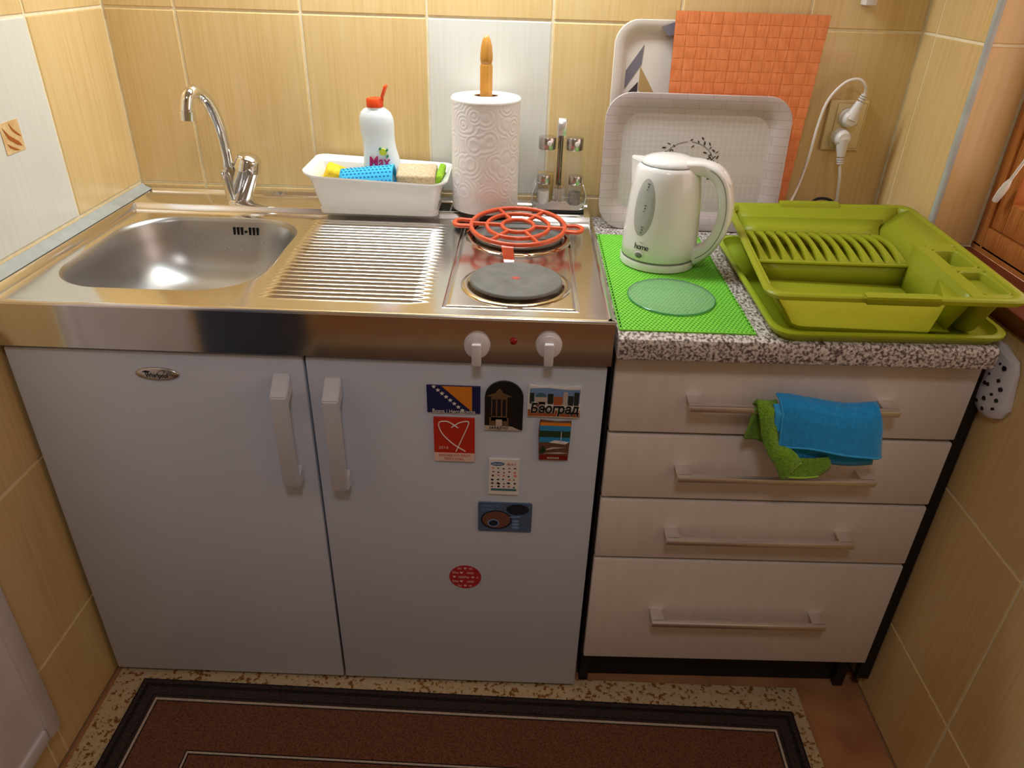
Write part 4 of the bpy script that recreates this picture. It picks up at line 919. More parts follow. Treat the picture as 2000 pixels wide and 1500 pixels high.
# ------------------------------------------------------------------ cruet stand
CX, CY = 0.9260, -0.0455; cz = ZLEDGE+0.0004
cs = thing('cruet_stand', (CX, CY, cz), 'polished metal cruet stand with a hooked handle in the rear corner', 'cruet stand')
box('base_plate', CX-0.056, CX+0.056, CY-0.034, CY+0.034, cz, cz+0.006, M_BLACK, cs, 0.0025)
lp = []
for (x, z) in ((-0.046, 0.007), (-0.055, 0.016), (-0.058, 0.033), (-0.055, 0.050), (-0.047, 0.060)): lp.append((x, z))
prof = [(-0.050, 0.060), (-0.057, 0.040), (-0.055, 0.020), (-0.044, 0.007), (0.044, 0.007), (0.055, 0.020), (0.057, 0.040), (0.050, 0.060)]
prof = [(p.x, p.y) for p in crom([(x, z, 0) for x, z in prof], 5)]
def cradle(u, v):
    k = u*(len(prof)-1); i = min(len(prof)-2, int(k)); t = k-i
    return (CX+lerp(prof[i][0], prof[i+1][0], t), CY+lerp(-0.031, 0.030, v), cz+lerp(prof[i][1], prof[i+1][1], t))
sheet('cradle', cradle, 50, 6, M_BRIGHT, cs, 0.0016)
fpl = [(x, z) for x, z in prof] + [(0.044, 0.046), (0.028, 0.040), (0.0, 0.030), (-0.028, 0.040), (-0.044, 0.046)]
sh = [(-0.0325, 0.033), (0.0325, 0.033)]
prism_xz('front_face', [(CX-0.044, cz+0.007), (CX+0.044, cz+0.007), (CX+0.054, cz+0.019), (CX+0.0535, cz+0.024), (CX+0.040, cz+0.017), (CX+0.026, cz+0.017), (CX+0.015, cz+0.026), (CX, cz+0.023), (CX-0.015, cz+0.026), (CX-0.026, cz+0.017), (CX-0.040, cz+0.017), (CX-0.0535, cz+0.024), (CX-0.054, cz+0.019)], CY-0.0335, CY-0.031, M_BRIGHT, cs)
tube('post', [(CX-0.001, CY+0.004, cz+0.007), (CX-0.001, CY+0.004, cz+0.168)], 0.0055, mat('dark_polished_post', (0.30, 0.26, 0.22, 1), 0.12, metal=1.0), cs, 12, 0)
hk = [(CX-0.001, CY+0.004, cz+0.150), (CX-0.001, CY+0.006, cz+0.172), (CX, CY+0.004, cz+0.185), (CX, CY-0.006, cz+0.190), (CX, CY-0.015, cz+0.184), (CX, CY-0.017, cz+0.170), (CX, CY-0.013, cz+0.158)]
P = crom(hk, 6); v, f = sweep(P, rsec(0.0085, 0.0014, 0.0013, 2), False, up=Vector((0, 1, 0)))
o = obj('hook', fixn(pymesh('hook', v, f)), M_BRIGHT, cs); sharp(o, 50)
def cruet(name, x, y, r, h, caph, contents, fillh, label, spout=False, group=None):
    z0 = cz+0.0085
    t = thing(name, (x, y, z0), label, 'cruet')
    g = lathe('glass', [(r*0.80, z0), (r*0.97, z0+0.003), (r, z0+0.008), (r, z0+h*0.82), (r*0.92, z0+h*0.92), (r*0.80, z0+h)], x, y, M_GLASS, t, 28)
    if contents: lathe('contents', [(r*0.70, z0+0.0025), (r*0.86, z0+0.005), (r*0.89, z0+0.010), (r*0.89, z0+fillh), (0.0, z0+fillh+0.0005)], x, y, contents, t, 24)
    c = lathe('cap', [(r*0.96, z0+h-0.001), (r*1.0, z0+h), (r*1.0, z0+h+caph-0.002), (r*0.93, z0+h+caph), (0.0, z0+h+caph+0.001)], x, y, M_SATIN, t, 28)
    if spout:
        o = lathe('spout', [(0.0, 0.004), (0.0045, 0.0035), (0.0052, 0.0)], 0, 0, M_WPLAST, None, 14); o.data.transform(Matrix.Translation((x+0.004, y-r*0.985, z0+h+caph*0.55)) @ Matrix.Rotation(PI/2, 4, 'X')); o.parent = c
    return t
cruet('oil_bottle', CX-0.0285, CY+0.010, 0.0185, 0.118, 0.024, M_OIL, 0.066, 'oil cruet with golden oil, back left of the cruet stand', True)
cruet('vinegar_bottle', CX+0.0290, CY+0.010, 0.0185, 0.118, 0.024, None, 0, 'empty clear cruet, back right of the cruet stand', True)
cruet('salt_shaker', CX-0.0335, CY-0.018, 0.0140, 0.052, 0.017, M_SALT, 0.036, 'small glass shaker filled with white salt, front left of the stand')
cruet('pepper_shaker', CX+0.0335, CY-0.018, 0.0140, 0.052, 0.017, M_PEPPER, 0.034, 'small glass shaker filled with ground pepper, front right of the stand')
tj = thing('toothpick_jar', (CX, CY-0.018, cz+0.0085), 'small open glass jar of toothpicks, front middle of the stand', 'jar')
tz = cz+0.0085
lathe('glass', [(0.009, tz+0.008), (0.0135, tz+0.011), (0.0150, tz+0.020), (0.0140, tz+0.034), (0.0115, tz+0.042), (0.0105, tz+0.042), (0.0130, tz+0.033), (0.0138, tz+0.020), (0.012, tz+0.0125), (0.0, tz+0.011)], CX, CY-0.018, M_GLASS, tj, 24)
rng = random.Random(2)
for k in range(14):
    a = rng.uniform(0, 2*PI); r = rng.uniform(0.001, 0.008); a2 = a+rng.uniform(-.5, .5)
    tube('toothpick', [(CX+r*math.cos(a), CY-0.018+r*math.sin(a), tz+0.012), (CX+r*1.1*math.cos(a2), CY-0.018+r*1.1*math.sin(a2), tz+0.044+rng.uniform(0, .004))], 0.0010, M_TOOTH, tj, 5, 0)

# ------------------------------------------------------------------ trivet on the rear hotplate
TVX, TVY, TVZ = 0.8420, -0.2500, 0.9385
tv = thing('trivet', (TVX, TVY, 0.902), 'orange-red enamelled round trivet standing over the rear hotplate', 'trivet')
tl = math.radians(4.6); rz = math.radians(-4)
def tvp(x, y, z=0.0):
    x2 = x*math.cos(rz)-y*math.sin(rz); y2 = x*math.sin(rz)+y*math.cos(rz)
    return Vector((TVX+x2, TVY+y2*math.cos(tl)-z*math.sin(tl), TVZ+y2*math.sin(tl)+z))
def ring(name, r, w, h): return tube(name, [tvp(r*math.cos(2*PI*k/56), r*math.sin(2*PI*k/56)) for k in range(56)], 0, M_TRIVET, tv, closed=True, sec=rsec(w, h, min(w, h)*.8, 2))
ring('outer_ring', 0.0910, 0.0040, 0.0046); ring('middle_ring', 0.0605, 0.0036, 0.0042); ring('inner_ring', 0.0310, 0.0036, 0.0042)
for k in range(6):
    a = k*PI/3+0.0
    tube('spoke', [tvp(0.030*math.cos(a), 0.030*math.sin(a)), tvp(0.091*math.cos(a), 0.091*math.sin(a))], 0, M_TRIVET, tv, smooth_path=0, sec=rsec(0.0033, 0.0038, 0.002, 2))
for s in (-1, 1):
    L = [tvp(s*(0.088+d), y) for d, y in ((0.0, 0.0150), (0.012, 0.0140), (0.026, 0.0150), (0.034, 0.009), (0.036, 0.0), (0.034, -0.009), (0.026, -0.0150), (0.012, -0.0140), (0.0, -0.0150))]
    tube('side_handle', L, 0, M_TRIVET, tv, smooth_path=4, sec=rsec(0.0046, 0.0034, 0.002, 2))
for a in (-PI/2-0.12, PI/6, 5*PI/6):
    p = tvp(0.091*math.cos(a), 0.091*math.sin(a)); q = Vector((TVX+0.110*math.cos(a), TVY+0.110*math.sin(a), ZS+0.0045))
    d = Vector((math.cos(a), math.sin(a), 0)); tan = Vector((-math.sin(a), math.cos(a), 0)); loops = []
    for c, w in ((p, 0.011), (p+d*0.006+Vector((0, 0, -0.003)), 0.011), (p.lerp(q, 0.8)+d*0.002, 0.010), (q+d*0.004+Vector((0, 0, 0.002)), 0.009)):
        loops.append([c-tan*w-d*0.0015, c+tan*w-d*0.0015, c+tan*w+d*0.0015, c-tan*w+d*0.0015])
    v, f = loft(loops, True, True, True); obj('leg', fixn(pymesh('leg', v, f)), M_TRIVET, tv)

# ------------------------------------------------------------------ green mesh mat, glass disc, kettle
gm = thing('mesh_mat', (1.115, -0.35, WTZ), 'bright green open-mesh anti-slip mat under the kettle', 'mat')
def mesh_mat():
    x0, x1, ya, yb = 1.0100, 1.2210, -0.5880, -0.1250; px, py = 0.0070, 0.0062
    V = []; F = []; nx = int((x1-x0)/px); nyy = int((yb-ya)/py); zt = WTZ+0.0026; zl = WTZ+0.0009
    for j in range(nyy):
        off = 0.5*px if j % 2 else 0.0
        for i in range(nx):
            a = x0+i*px+off*0.98; c = ya+j*py; b_ = a+px; d = c+py; h = 0.0021; k = len(V)
            mx, my = (a+b_)/2, (c+d)/2
            V += [(a, c, zt), (b_, c, zt), (b_, d, zt), (a, d, zt), (mx, my-h*1.05, zt), (mx+h*1.2, my, zt), (mx, my+h*1.05, zt), (mx-h*1.2, my, zt), (mx, my-h*0.9, zl), (mx+h, my, zl), (mx, my+h*0.9, zl), (mx-h, my, zl)]
            F += [(k, k+1, k+5, k+4), (k+1, k+2, k+6, k+5), (k+2, k+3, k+7, k+6), (k+3, k, k+4, k+7)]
            F += [(k+4, k+5, k+9, k+8), (k+5, k+6, k+10, k+9), (k+6, k+7, k+11, k+10), (k+7, k+4, k+8, k+11)]
    return V, F
v, f = mesh_mat(); tag(obj('net', pymesh('net', v, f), M_MATG, gm), kind='stuff')
boxes('edge', [(1.0085, 1.0105, -0.588, -0.125, WTZ+0.0002, WTZ+0.0026), (1.2210, 1.2245, -0.588, -0.125, WTZ+0.0002, WTZ+0.0026), (1.0085, 1.2245, -0.590, -0.588, WTZ+0.0002, WTZ+0.0026)], M_MATG, gm)
box('backing', 1.0095, 1.2235, -0.5885, -0.1245, WTZ+0.0002, WTZ+0.0010, M_MATU, gm)
MZ = WTZ+0.0028
gd = thing('glass_disc', (1.1125, -0.455, MZ), 'round green-tinted glass disc lying on the mesh mat', 'glass disc')
GCX, GCY, GR = 1.1115, -0.4560, 0.0745
lathe('plate', [(0.0, MZ), (GR-0.001, MZ), (GR-0.0004, MZ+0.0005), (GR-0.0004, MZ+0.0035), (GR-0.001, MZ+0.004), (0.0, MZ+0.004)], GCX, GCY, M_GLASSG, gd, 72, cap=False, sy=1.06)
lathe('edge', [(GR-0.0004, MZ+0.0004), (GR+0.0006, MZ+0.001), (GR+0.0006, MZ+0.003), (GR-0.0004, MZ+0.0036)], GCX, GCY, M_GLASSEDGE, gd, 72, cap=False, sy=1.06)

KX, KY = 1.1130, -0.2790; ka = math.radians(-24)
kt = thing('kettle', (KX, KY, MZ), 'white plastic electric kettle standing on the green mat', 'kettle')
kh = Vector((math.cos(ka), math.sin(ka), 0)); kn = Vector((-math.sin(ka), math.cos(ka), 0))
lathe('base', [(0.066, MZ+0.0002), (0.0715, MZ+0.002), (0.0722, MZ+0.010), (0.0710, MZ+0.0155), (0.0, MZ+0.0158)], KX, KY, M_KETTLE, kt, 56)
lathe('seam', [(0.0695, MZ+0.0150), (0.0702, MZ+0.0178), (0.0695, MZ+0.0195)], KX, KY, M_GREYSEAM, kt, 56, cap=False)
KB = [(0.0690, 0.0185), (0.0706, 0.0205), (0.0704, 0.040), (0.0695, 0.070), (0.0672, 0.105), (0.0640, 0.140), (0.0608, 0.164), (0.0575, 0.1790), (0.0540, 0.1850), (0.0500, 0.1875)]
def kr(z):
    for (ra, za), (rb, zb2) in zip(KB, KB[1:]):
        if za <= z <= zb2: return lerp(ra, rb, (z-za)/(zb2-za))
    return KB[-1][0]
kb_ = lathe('body', [(r, MZ+z) for r, z in KB], KX, KY, M_KETTLE, kt, 64, cap=False, ang=60)
lathe('lid', [(0.0505, MZ+0.1870), (0.0500, MZ+0.1905), (0.047, MZ+0.1945), (0.037, MZ+0.1985), (0.022, MZ+0.2010), (0.0, MZ+0.2018)], KX, KY, M_KETTLE, kt, 56)
lathe('lid_seam', [(0.0515, MZ+0.1865), (0.0520, MZ+0.1878), (0.0508, MZ+0.1885)], KX, KY, M_GREYSEAM, kt, 56, cap=False)
# spout: wedge on the side away from the handle
def kp(r, t, z): return Vector((KX, KY, MZ+z)) + kh*r + kn*t
v = [kp(-0.040, -0.026, 0.184), kp(-0.040, 0.026, 0.184), kp(-0.0560, -0.021, 0.130), kp(-0.0560, 0.021, 0.130), kp(-0.0700, -0.0065, 0.1880), kp(-0.0700, 0.0065, 0.1880), kp(-0.040, -0.026, 0.1890), kp(-0.040, 0.026, 0.1890), kp(-0.0715, -0.0065, 0.1920), kp(-0.0715, 0.0065, 0.1920), kp(-0.0645, -0.004, 0.130), kp(-0.0645, 0.004, 0.130)]
f = [(6, 8, 9, 7), (6, 0, 2, 10, 4, 8), (7, 9, 5, 11, 3, 1), (8, 4, 5, 9), (4, 10, 11, 5), (2, 3, 11, 10), (0, 6, 7, 1), (0, 1, 3, 2)]
me = fixn(pymesh('spout', v, f)); bq = bmesh.new(); bq.from_mesh(me); bmesh.ops.bevel(bq, geom=list(bq.edges), offset=0.0018, segments=2, affect='EDGES'); bq.to_mesh(me); bq.free()
o = obj('spout', me, M_KETTLE, kt); sharp(o, 40)
# handle: D-shaped loop
hp_ = [(0.036, 0.186), (0.060, 0.1865), (0.084, 0.181), (0.101, 0.164), (0.1105, 0.136), (0.1130, 0.106), (0.1080, 0.076), (0.0960, 0.050), (0.0810, 0.034), (0.0660, 0.0245)]
P = crom([kp(r, 0, z) for r, z in hp_], 6)
sc_ = [1.0+0.25*math.sin(PI*i/(len(P)-1)*1.0)*0 + (0.35 if i < 10 else 0.0)*(1-i/10) for i in range(len(P))]
v, f = sweep(P, rsec(0.0165, 0.0120, 0.008, 4), False, up=kn.copy())
# keep the section square to the handle plane
loops = []
for i, p in enumerate(P):
    t = (P[min(i+1, len(P)-1)]-P[max(i-1, 0)]).normalized(); nrm = kn.cross(t).normalized()
    wv = 0.0195 if i > 8 else 0.0195+0.012*(1-i/8); th = 0.0125 if i < len(P)-12 else 0.0125+0.006*((i-len(P)+12)/12)
    loops.append([p+kn*a*wv+nrm*b_*th for a, b_ in rsec(1, 1, 0.55, 4)])
v, f = loft(loops, True, True, True); hn = obj('handle', fixn(pymesh('handle', v, f)), M_KETTLE, kt); sharp(hn, 50)
# seam line along the handle and power switch on its shoulder
sl = [p + kn*(-0.0190) + kn.cross((P[min(i+1, len(P)-1)]-P[max(i-1, 0)]).normalized()).normalized()*(-0.0040) for i, p in enumerate(P)]
tube('handle_seam', [q-kn*0.0007 for q in sl[10:-3]], 0.0007, M_GREYSEAM, hn, 6, 0)
pos = kp(0.1005, -0.004, 0.1665); nn = (kh*0.72+Vector((0, 0, 0.62))-kn*0.25).normalized()
sw_ = lathe('power_switch', [(0.0, 0.0042), (0.007, 0.0036), (0.0105, 0.002), (0.0115, -0.004)], 0, 0, M_KETTLE, None, 28, sx=0.72, sy=1.45, ang=60)
tz_ = (Vector((0, 0, 1))-nn*nn.z).normalized(); tx_ = tz_.cross(nn)
R4 = Matrix((tx_, tz_, nn)).transposed().to_4x4(); sw_.data.transform(Matrix.Translation(pos+nn*0.0095) @ R4); sw_.parent = hn
# gauge window, badge, lettering on the front left of the body
def ks(az, z, off): r = kr(z)+off; return Vector((KX+r*math.cos(az), KY+r*math.sin(az), MZ+z))
def patch(name, az0, zc, haz, hz, off, m, parent, n=36, rings=5):
    V = [ks(az0, zc, off+0.0006)]; F = []
    for q in range(1, rings+1):
        s = q/rings
        for k in range(n):
            a = 2*PI*k/n; V.append(ks(az0+haz*s*math.cos(a), zc+hz*s*math.sin(a), off if q < rings else off-0.0012))
    for k in range(n): F.append((0, 1+k, 1+(k+1) % n))
    for q in range(rings-1):
        for k in range(n): F.append((1+q*n+k, 1+q*n+(k+1) % n, 1+(q+1)*n+(k+1) % n, 1+(q+1)*n+k))
    return obj(name, fixn(pymesh(name, V, F)), m, parent, True)
AZ = math.radians(-133)
pg = patch('gauge_rim', AZ, 0.1170, 0.345, 0.0540, 0.0008, M_WPLAST, kb_)
gw = patch('gauge_window', AZ, 0.1170, 0.320, 0.0515, 0.0014, M_GAUGE, kb_)
for zc in (0.155, 0.117, 0.078):
    patch('gauge_mark', AZ+0.05, zc, 0.022, 0.0016, 0.0024, M_INK, gw, 12, 1); patch('gauge_mark', AZ+0.05, zc+0.005, 0.05, 0.0007, 0.0024, M_INK, gw, 12, 1)
    patch('gauge_mark', AZ+0.03, zc-0.005, 0.03, 0.0007, 0.0024, M_INK, gw, 12, 1)
def on_body(az, z, off):
    p = ks(az, z, off); n = Vector((math.cos(az), math.sin(az), 0.06)).normalized(); ux = Vector((-math.sin(az), math.cos(az), 0)); uy = n.cross(ux)
    Mx = Matrix((ux, uy, n)).transposed().to_4x4(); Mx.translation = p; return Mx
AZT = math.radians(-128)
for ch, da in (('h', -0.150), ('o', -0.052), ('m', 0.060), ('e', 0.172)):
    text('brand_lettering', ch, 0.0150, on_body(AZT+da, 0.0460, 0.0006), M_INK, kb_)
patch('arc_mark', AZT-0.0, 0.0545, 0.10, 0.0006, 0.0006, M_GREYSEAM, kb_, 16, 1)
patch('badge', AZT-0.03, 0.0305, 0.135, 0.0072, 0.0022, M_WPLAST, kb_, 28, 3)
patch('badge_face', AZT-0.03, 0.0305, 0.105, 0.0052, 0.0032, mat('grey_badge_face', lin(112, 118, 112), 0.25), kb_, 28, 3)

# ------------------------------------------------------------------ dish rack on its drip tray
dt = thing('drip_tray', (1.43, -0.38, WTZ), 'lime green drip tray under the dish rack', 'tray')
TB = [Vector(p) for p in ((1.244, -0.617), (1.617, -0.604), (1.6195, -0.150), (1.2495, -0.152))]
def quad(u, v): a = TB[0].lerp(TB[1], u); b_ = TB[3].lerp(TB[2], u); return a.lerp(b_, v)
def quad_loop(inset, z, r=0.03, n=6):
    out = []
    for u, v in rrect(inset/0.373, 1-inset/0.373, inset/0.46, 1-inset/0.46, 0.085, n): p = quad(u, v); out.append((p.x, p.y, z))
    return out
lo = [quad_loop(0.016, WTZ+0.0004), quad_loop(0.010, WTZ+0.0006), quad_loop(0.002, WTZ+0.010), quad_loop(0.0, WTZ+0.0125), quad_loop(0.0, WTZ+0.0165), quad_loop(0.0035, WTZ+0.0185), quad_loop(0.009, WTZ+0.0175), quad_loop(0.014, WTZ+0.006), quad_loop(0.020, WTZ+0.0030)]
v, f = loft(lo, True, True, True); o = obj('tray', fixn(pymesh('tray', v, f)), M_LIMETRAY, dt); sharp(o, 50)
RK = thing('dish_rack', (1.42, -0.4, WTZ+0.003), 'lime green plastic dish rack with plate slots and two cutlery cups', 'dish rack')
RT = [Vector(p) for p in ((1.2175, -0.6165, 0.9660), (1.5920, -0.6480, 0.9810), (1.6245, -0.1630, 0.9810), (1.2640, -0.1340, 0.9660))]
RBs = [Vector(p) for p in ((1.2660, -0.5880, WTZ+0.0040), (1.5920, -0.6000, WTZ+0.0040), (1.6030, -0.1900, WTZ+0.0040), (1.2880, -0.1700, WTZ+0.0040))]
def T(u, v, w):
    a = RT[0].lerp(RT[1], u).lerp(RT[3].lerp(RT[2], u), v); b_ = RBs[0].lerp(RBs[1], u).lerp(RBs[3].lerp(RBs[2], u), v)
    # walls stay steep: overhang of the rim is concentrated near the top
    return b_.lerp(a, w)
def outline(n, ins=0.0, r=0.07, k=8):
    """rounded outline; n: how far the front right corner is notched back for the cup"""
    pts = []
    def arc(cu, cv, a0, rr):
        for i in range(k+1):
            a = math.radians(a0+90*i/k); pts.append((cu+rr*math.cos(a), cv+rr*math.sin(a)))
    lo_, hi = ins, 1-ins
    arc(hi-r, hi-r, 0, r); arc(lo_+r, hi-r, 90, r); arc(lo_+r, lo_+r, 180, r)
    A = (hi-0.27*n, lo_) if n else (hi-r, lo_); B_ = (hi-0.17*n, lo_+0.26*n) if n else (hi, lo_+r); C_ = (hi, lo_+0.30*n) if n else (hi, lo_+r)
    if n:
        for i in range(k+1): t = i/k; pts.append((lerp(A[0], B_[0], t), lerp(A[1], B_[1], t)))
        for i in range(4): t = (i+1)/4; pts.append((lerp(B_[0], C_[0], t), lerp(B_[1], C_[1], t)))
    else:
        for i in range(k+1): a = math.radians(270+90*i/k); pts.append((hi-r+r*math.cos(a), lo_+r+r*math.sin(a)))
        for i in range(4): t = (i+1)/4; pts.append((hi, lo_+r+0.02*t))
    return pts
def wl_(n, ins, w): return [T(u, v, w) for u, v in outline(n, ins)]
lo = [wl_(1, 0.04, 0.02), wl_(1, 0.035, 0.10), wl_(1, 0.030, 0.50), wl_(1, 0.028, 0.80), wl_(0, 0.020, 0.855), wl_(0, 0.010, 0.86), wl_(0, 0.0, 0.87), wl_(0, -0.004, 0.90), wl_(0, -0.004, 0.97), wl_(0, 0.002, 1.0), wl_(0, 0.012, 1.01), wl_(0, 0.026, 1.0), wl_(0, 0.030, 0.96), wl_(0, 0.0305, 0.88)]
v, f = loft(lo); o = obj('shell', fixn(pymesh('shell', v, f)), M_LIME, RK); sharp(o, 45)
def hexa(name, u0, u1, v0, v1, w0, w1, bev=0.0, fn=T):
    c = [fn(u, v, w) for w in (w0, w1) for v in (v0, v1) for u in (u0, u1)]
    f = [(0, 1, 3, 2), (4, 6, 7, 5), (0, 4, 5, 1), (2, 3, 7, 6), (0, 2, 6, 4), (1, 5, 7, 3)]
    me = fixn(pymesh(name, c, f))
    if bev:
        b = bmesh.new(); b.from_mesh(me); bmesh.ops.bevel(b, geom=list(b.edges), offset=bev, segments=2, affect='EDGES'); b.to_mesh(me); b.free()
    o = obj(name, me, M_LIME, RK)
    if bev: sharp(o, 40)
    return o
hexa('front_grip', 0.37, 0.66, -0.017, 0.034, 0.86, 1.035, 0.003)
hexa('back_grip', 0.30, 0.62, 0.965, 1.012, 0.90, 1.045, 0.002)
def tsheet(name, pts, t=0.0028):
    """pts: grid rows of (u,v,w)"""
    V = [T(*p) for row in pts for p in row]; n = len(pts[0])
    F = [(j*n+i, j*n+i+1, (j+1)*n+i+1, (j+1)*n+i) for j in range(len(pts)-1) for i in range(n-1)]
    o = obj(name, fixn(pymesh(name, V, F)), M_LIME, RK); sharp(o, 40); solid(o, t); return o
def uvw(rows, n=8):
    return [[tuple(lerp(a[k], b_[k], i/n) for k in range(3)) for i in range(n+1)] for a, b_ in rows]
tsheet('left_wall', uvw([((.030, .03, .98), (.030, .97, .98)), ((.050, .03, .5), (.050, .97, .5)), ((.060, .03, .14), (.060, .97, .14))]))
tsheet('back_wall', uvw([((.030, .970, .98), (.970, .970, .98)), ((.06, .945, .60), (.90, .945, .60)), ((.06, .90, .50), (.86, .90, .50))]))
tsheet('right_wall', uvw([((.805, .030, .955), (.800, .52, .955)), ((.785, .04, .5), (.785, .50, .5)), ((.775, .05, .14), (.775, .50, .14))]))
tsheet('right_slope', uvw([((.970, .50, .975), (.970, .970, .975)), ((.885, .50, .78), (.900, .955, .74)), ((.800, .49, .56), (.800, .93, .52))]))
hexa('tub_floor', .055, .79, .04, .95, .12, .15)
tsheet('shelf_face', uvw([((.055, .490, .565), (.79, .490, .565)), ((.055, .478, .14), (.785, .478, .14))]))
hexa('shelf_lip', .052, .800, .476, .505, .545, .585, 0.0015)
# plate slots: ribs between leaf-shaped openings
NS = 12; ua, ub = 0.085, 0.775; pit = (ub-ua)/NS
tsheet('shelf_rear', uvw([((.055, .845, .585), (.80, .845, .585)), ((.055, .90, .64), (.82, .90, .64)), ((.055, .95, .74), (.86, .95, .74))]))
for k in range(NS+1):
    uc = ua+pit*k
    row = []
    for q in range(11):
        t = q/10; vv = lerp(.498, .850, t); hw_ = pit*(0.50-0.30*math.sin(PI*min(1, t*1.0))**0.8); hgt = 0.565+0.02*t+0.11*math.sin(PI*t)**1.0
        lo_, hi_ = uc-hw_, uc+hw_
        lo_ = max(lo_, .052); hi_ = min(hi_, .805)
        row.append([(lo_, vv, hgt-0.05), (lerp(lo_, hi_, .2), vv, hgt), (lerp(lo_, hi_, .8), vv, hgt), (hi_, vv, hgt-0.05)])
    V = [T(*p) for r_ in row for p in r_]; F = [(j*4+i, j*4+i+1, (j+1)*4+i+1, (j+1)*4+i) for j in range(10) for i in range(3)]
    o = obj('rib', fixn(pymesh('rib', V, F)), M_LIME, RK); sharp(o, 50); solid(o, 0.003)
# cutlery cups
CW = 0.985
hexa('cup_deck', .800, .850, .03, .50, .93, .965); hexa('cup_deck', .968, .985, .03, .50, .93, .965); hexa('cup_deck', .850, .968, .262, .292, .93, .965); hexa('cup_deck', .850, .968, .03, .062, .93, .965); hexa('cup_deck', .850, .968, .470, .52, .93, .965)
for (v0, v1) in ((.062, .262), (.292, .470)):
    loops = []
    for w, ins in ((.965, 0), (.93, .004), (.5, .012), (.12, .018), (.06, .024)):
        loops.append([T(u, v, w) for u, v in rrect(.850+ins, .968-ins, v0+ins, v1-ins, .03, 5)])
    v, f = loft(loops, True, False, True); o = obj('cutlery_cup', fixn(pymesh('cutlery_cup', v, f)), M_LIME, RK); sharp(o, 50); solid(o, 0.0022)

# ------------------------------------------------------------------ trays and placemat leaning on the wall
def leaning(O, U, N):
    O, U, N = Vector(O), Vector(U).normalized(), Vector(N).normalized()
    return lambda x, s, n: Vector((x, 0, 0)) + Vector((0, O.y, O.z)) + U*s + N*n
def lean_frame(yb, zb2, yt, zt2):
    U = Vector((0, yt-yb, zt2-zb2)).normalized(); N = Vector((0, -U.z, U.y)); return leaning((0, yb, zb2), U, N)
def serving_tray(t, L, x0, x1, s0, s1, r, rim, depth, m_rim, m_mid, rings=None):
    def lp(i, n, rr): return [L(x, s, n) for x, s in rrect(x0+i, x1-i, s0+i, s1-i, rr, 8)]
    loops = [lp(rim*0.75, -0.003, r*.7), lp(0.004, depth-0.005, r), lp(0.0, depth-0.002, r), lp(0.001, depth, r), lp(0.004, depth, r), lp(rim*0.62, depth*0.82, r*.8), lp(rim*0.75, depth*0.45, r*.75), lp(rim, 0.0005, r*.7)]
    v, f = loft(loops, True, True, False); o = obj('rim', fixn(pymesh('rim', v, f)), m_rim, t); sharp(o, 50)
    v = [tuple(L(x, s, 0.0006)) for x, s in rrect(x0+rim-0.001, x1-rim+0.001, s0+rim-0.001, s1-rim+0.001, r*.7, 8)]
    c = obj('centre', fixn(pymesh('centre', v, [tuple(range(len(v)))])), m_mid, t); return c
def lflat(name, L, pts, n, m, parent):
    k = len(pts); v = [L(x, s, n) for x, s in pts]+[L(x, s, n+0.0003) for x, s in pts]
    return obj(name, fixn(pymesh(name, v, [tuple(range(k)), tuple(range(2*k-1, k-1, -1))]+[(i, (i+1) % k, k+(i+1) % k, k+i) for i in range(k)])), m, parent)
ct = thing('chevron_tray', (1.17, -0.03, WTZ), 'cream tray with slate and tan chevrons, standing upright against the wall', 'tray')
L = lean_frame(-0.032, WTZ+0.0005, -0.006, 1.29)
c = serving_tray(ct, L, 1.0220, 1.318, 0.0, 0.4055, 0.048, 0.028, 0.012, M_TRAYW, M_TRAYW)
z0 = WTZ
def chev(name, pts, m): lflat(name, L, [(x, z-z0) for x, z in pts], 0.0010, m, c)
for off in (0.0, -0.105, -0.21):
    chev('slate_stripe', [(1.0500, 1.1950+off), (1.0830, 1.2440+off), (1.0810, 1.2080+off), (1.0500, 1.160+off)], M_CHG)
    chev('tan_stripe', [(1.0790, 1.2040+off), (1.1180, 1.1450+off), (1.1180, 1.1100+off), (1.0790, 1.1600+off)], M_CHT)
    chev('dark_stripe', [(1.0500, 1.1450+off), (1.0770, 1.1750+off), (1.0770, 1.1550+off), (1.0500, 1.1250+off)], M_CHB)
lflat('rim_stripe', L, [(1.1130, 0.3925), (1.1400, 0.4030), (1.1400, 0.3810), (1.1280, 0.3760)], 0.0125, M_CHG, c)
pm = thing('orange_placemat', (1.275, -0.045, WTZ), 'orange woven vinyl placemat propped upright against the wall', 'placemat')
LP_ = lean_frame(-0.052, WTZ+0.0005, -0.0275, 1.308)
PQ = ((1.1440, 1.4130), (1.1355, 1.4365))
def pmx(u, s): t = s/0.4235; return lerp(lerp(PQ[0][0], PQ[1][0], t), lerp(PQ[0][1], PQ[1][1], t), u)
v = [LP_(pmx(u, s), s, n) for n in (-0.0008, 0.0004) for u, s in ((0, 0), (1, 0), (1, .4235), (0, .4235))]
obj('backing', fixn(pymesh('backing', v, [(0, 1, 2, 3), (4, 7, 6, 5), (0, 4, 5, 1), (1, 5, 6, 2), (2, 6, 7, 3), (3, 7, 4, 0)])), M_WEAVEB, pm)
NXW, NYW = 13, 20
def pillow():
    V = []; F = []; n = 4
    for j in range(n+1):
        for i in range(n+1):
            a, b_ = i/n-.5, j/n-.5; V.append((a, -0.0006*math.cos(PI*a*0.9)-0.0002, b_))
    for j in range(n):
        for i in range(n): F.append((j*5+i, j*5+i+1, (j+1)*5+i+1, (j+1)*5+i))
    me = pymesh('weave_square', V, F); me.materials.append(M_WEAVE)
    for p in me.polygons: p.use_smooth = True
    return me
PW = pillow(); lean_a = math.atan2(0.0245, 1.308-WTZ)
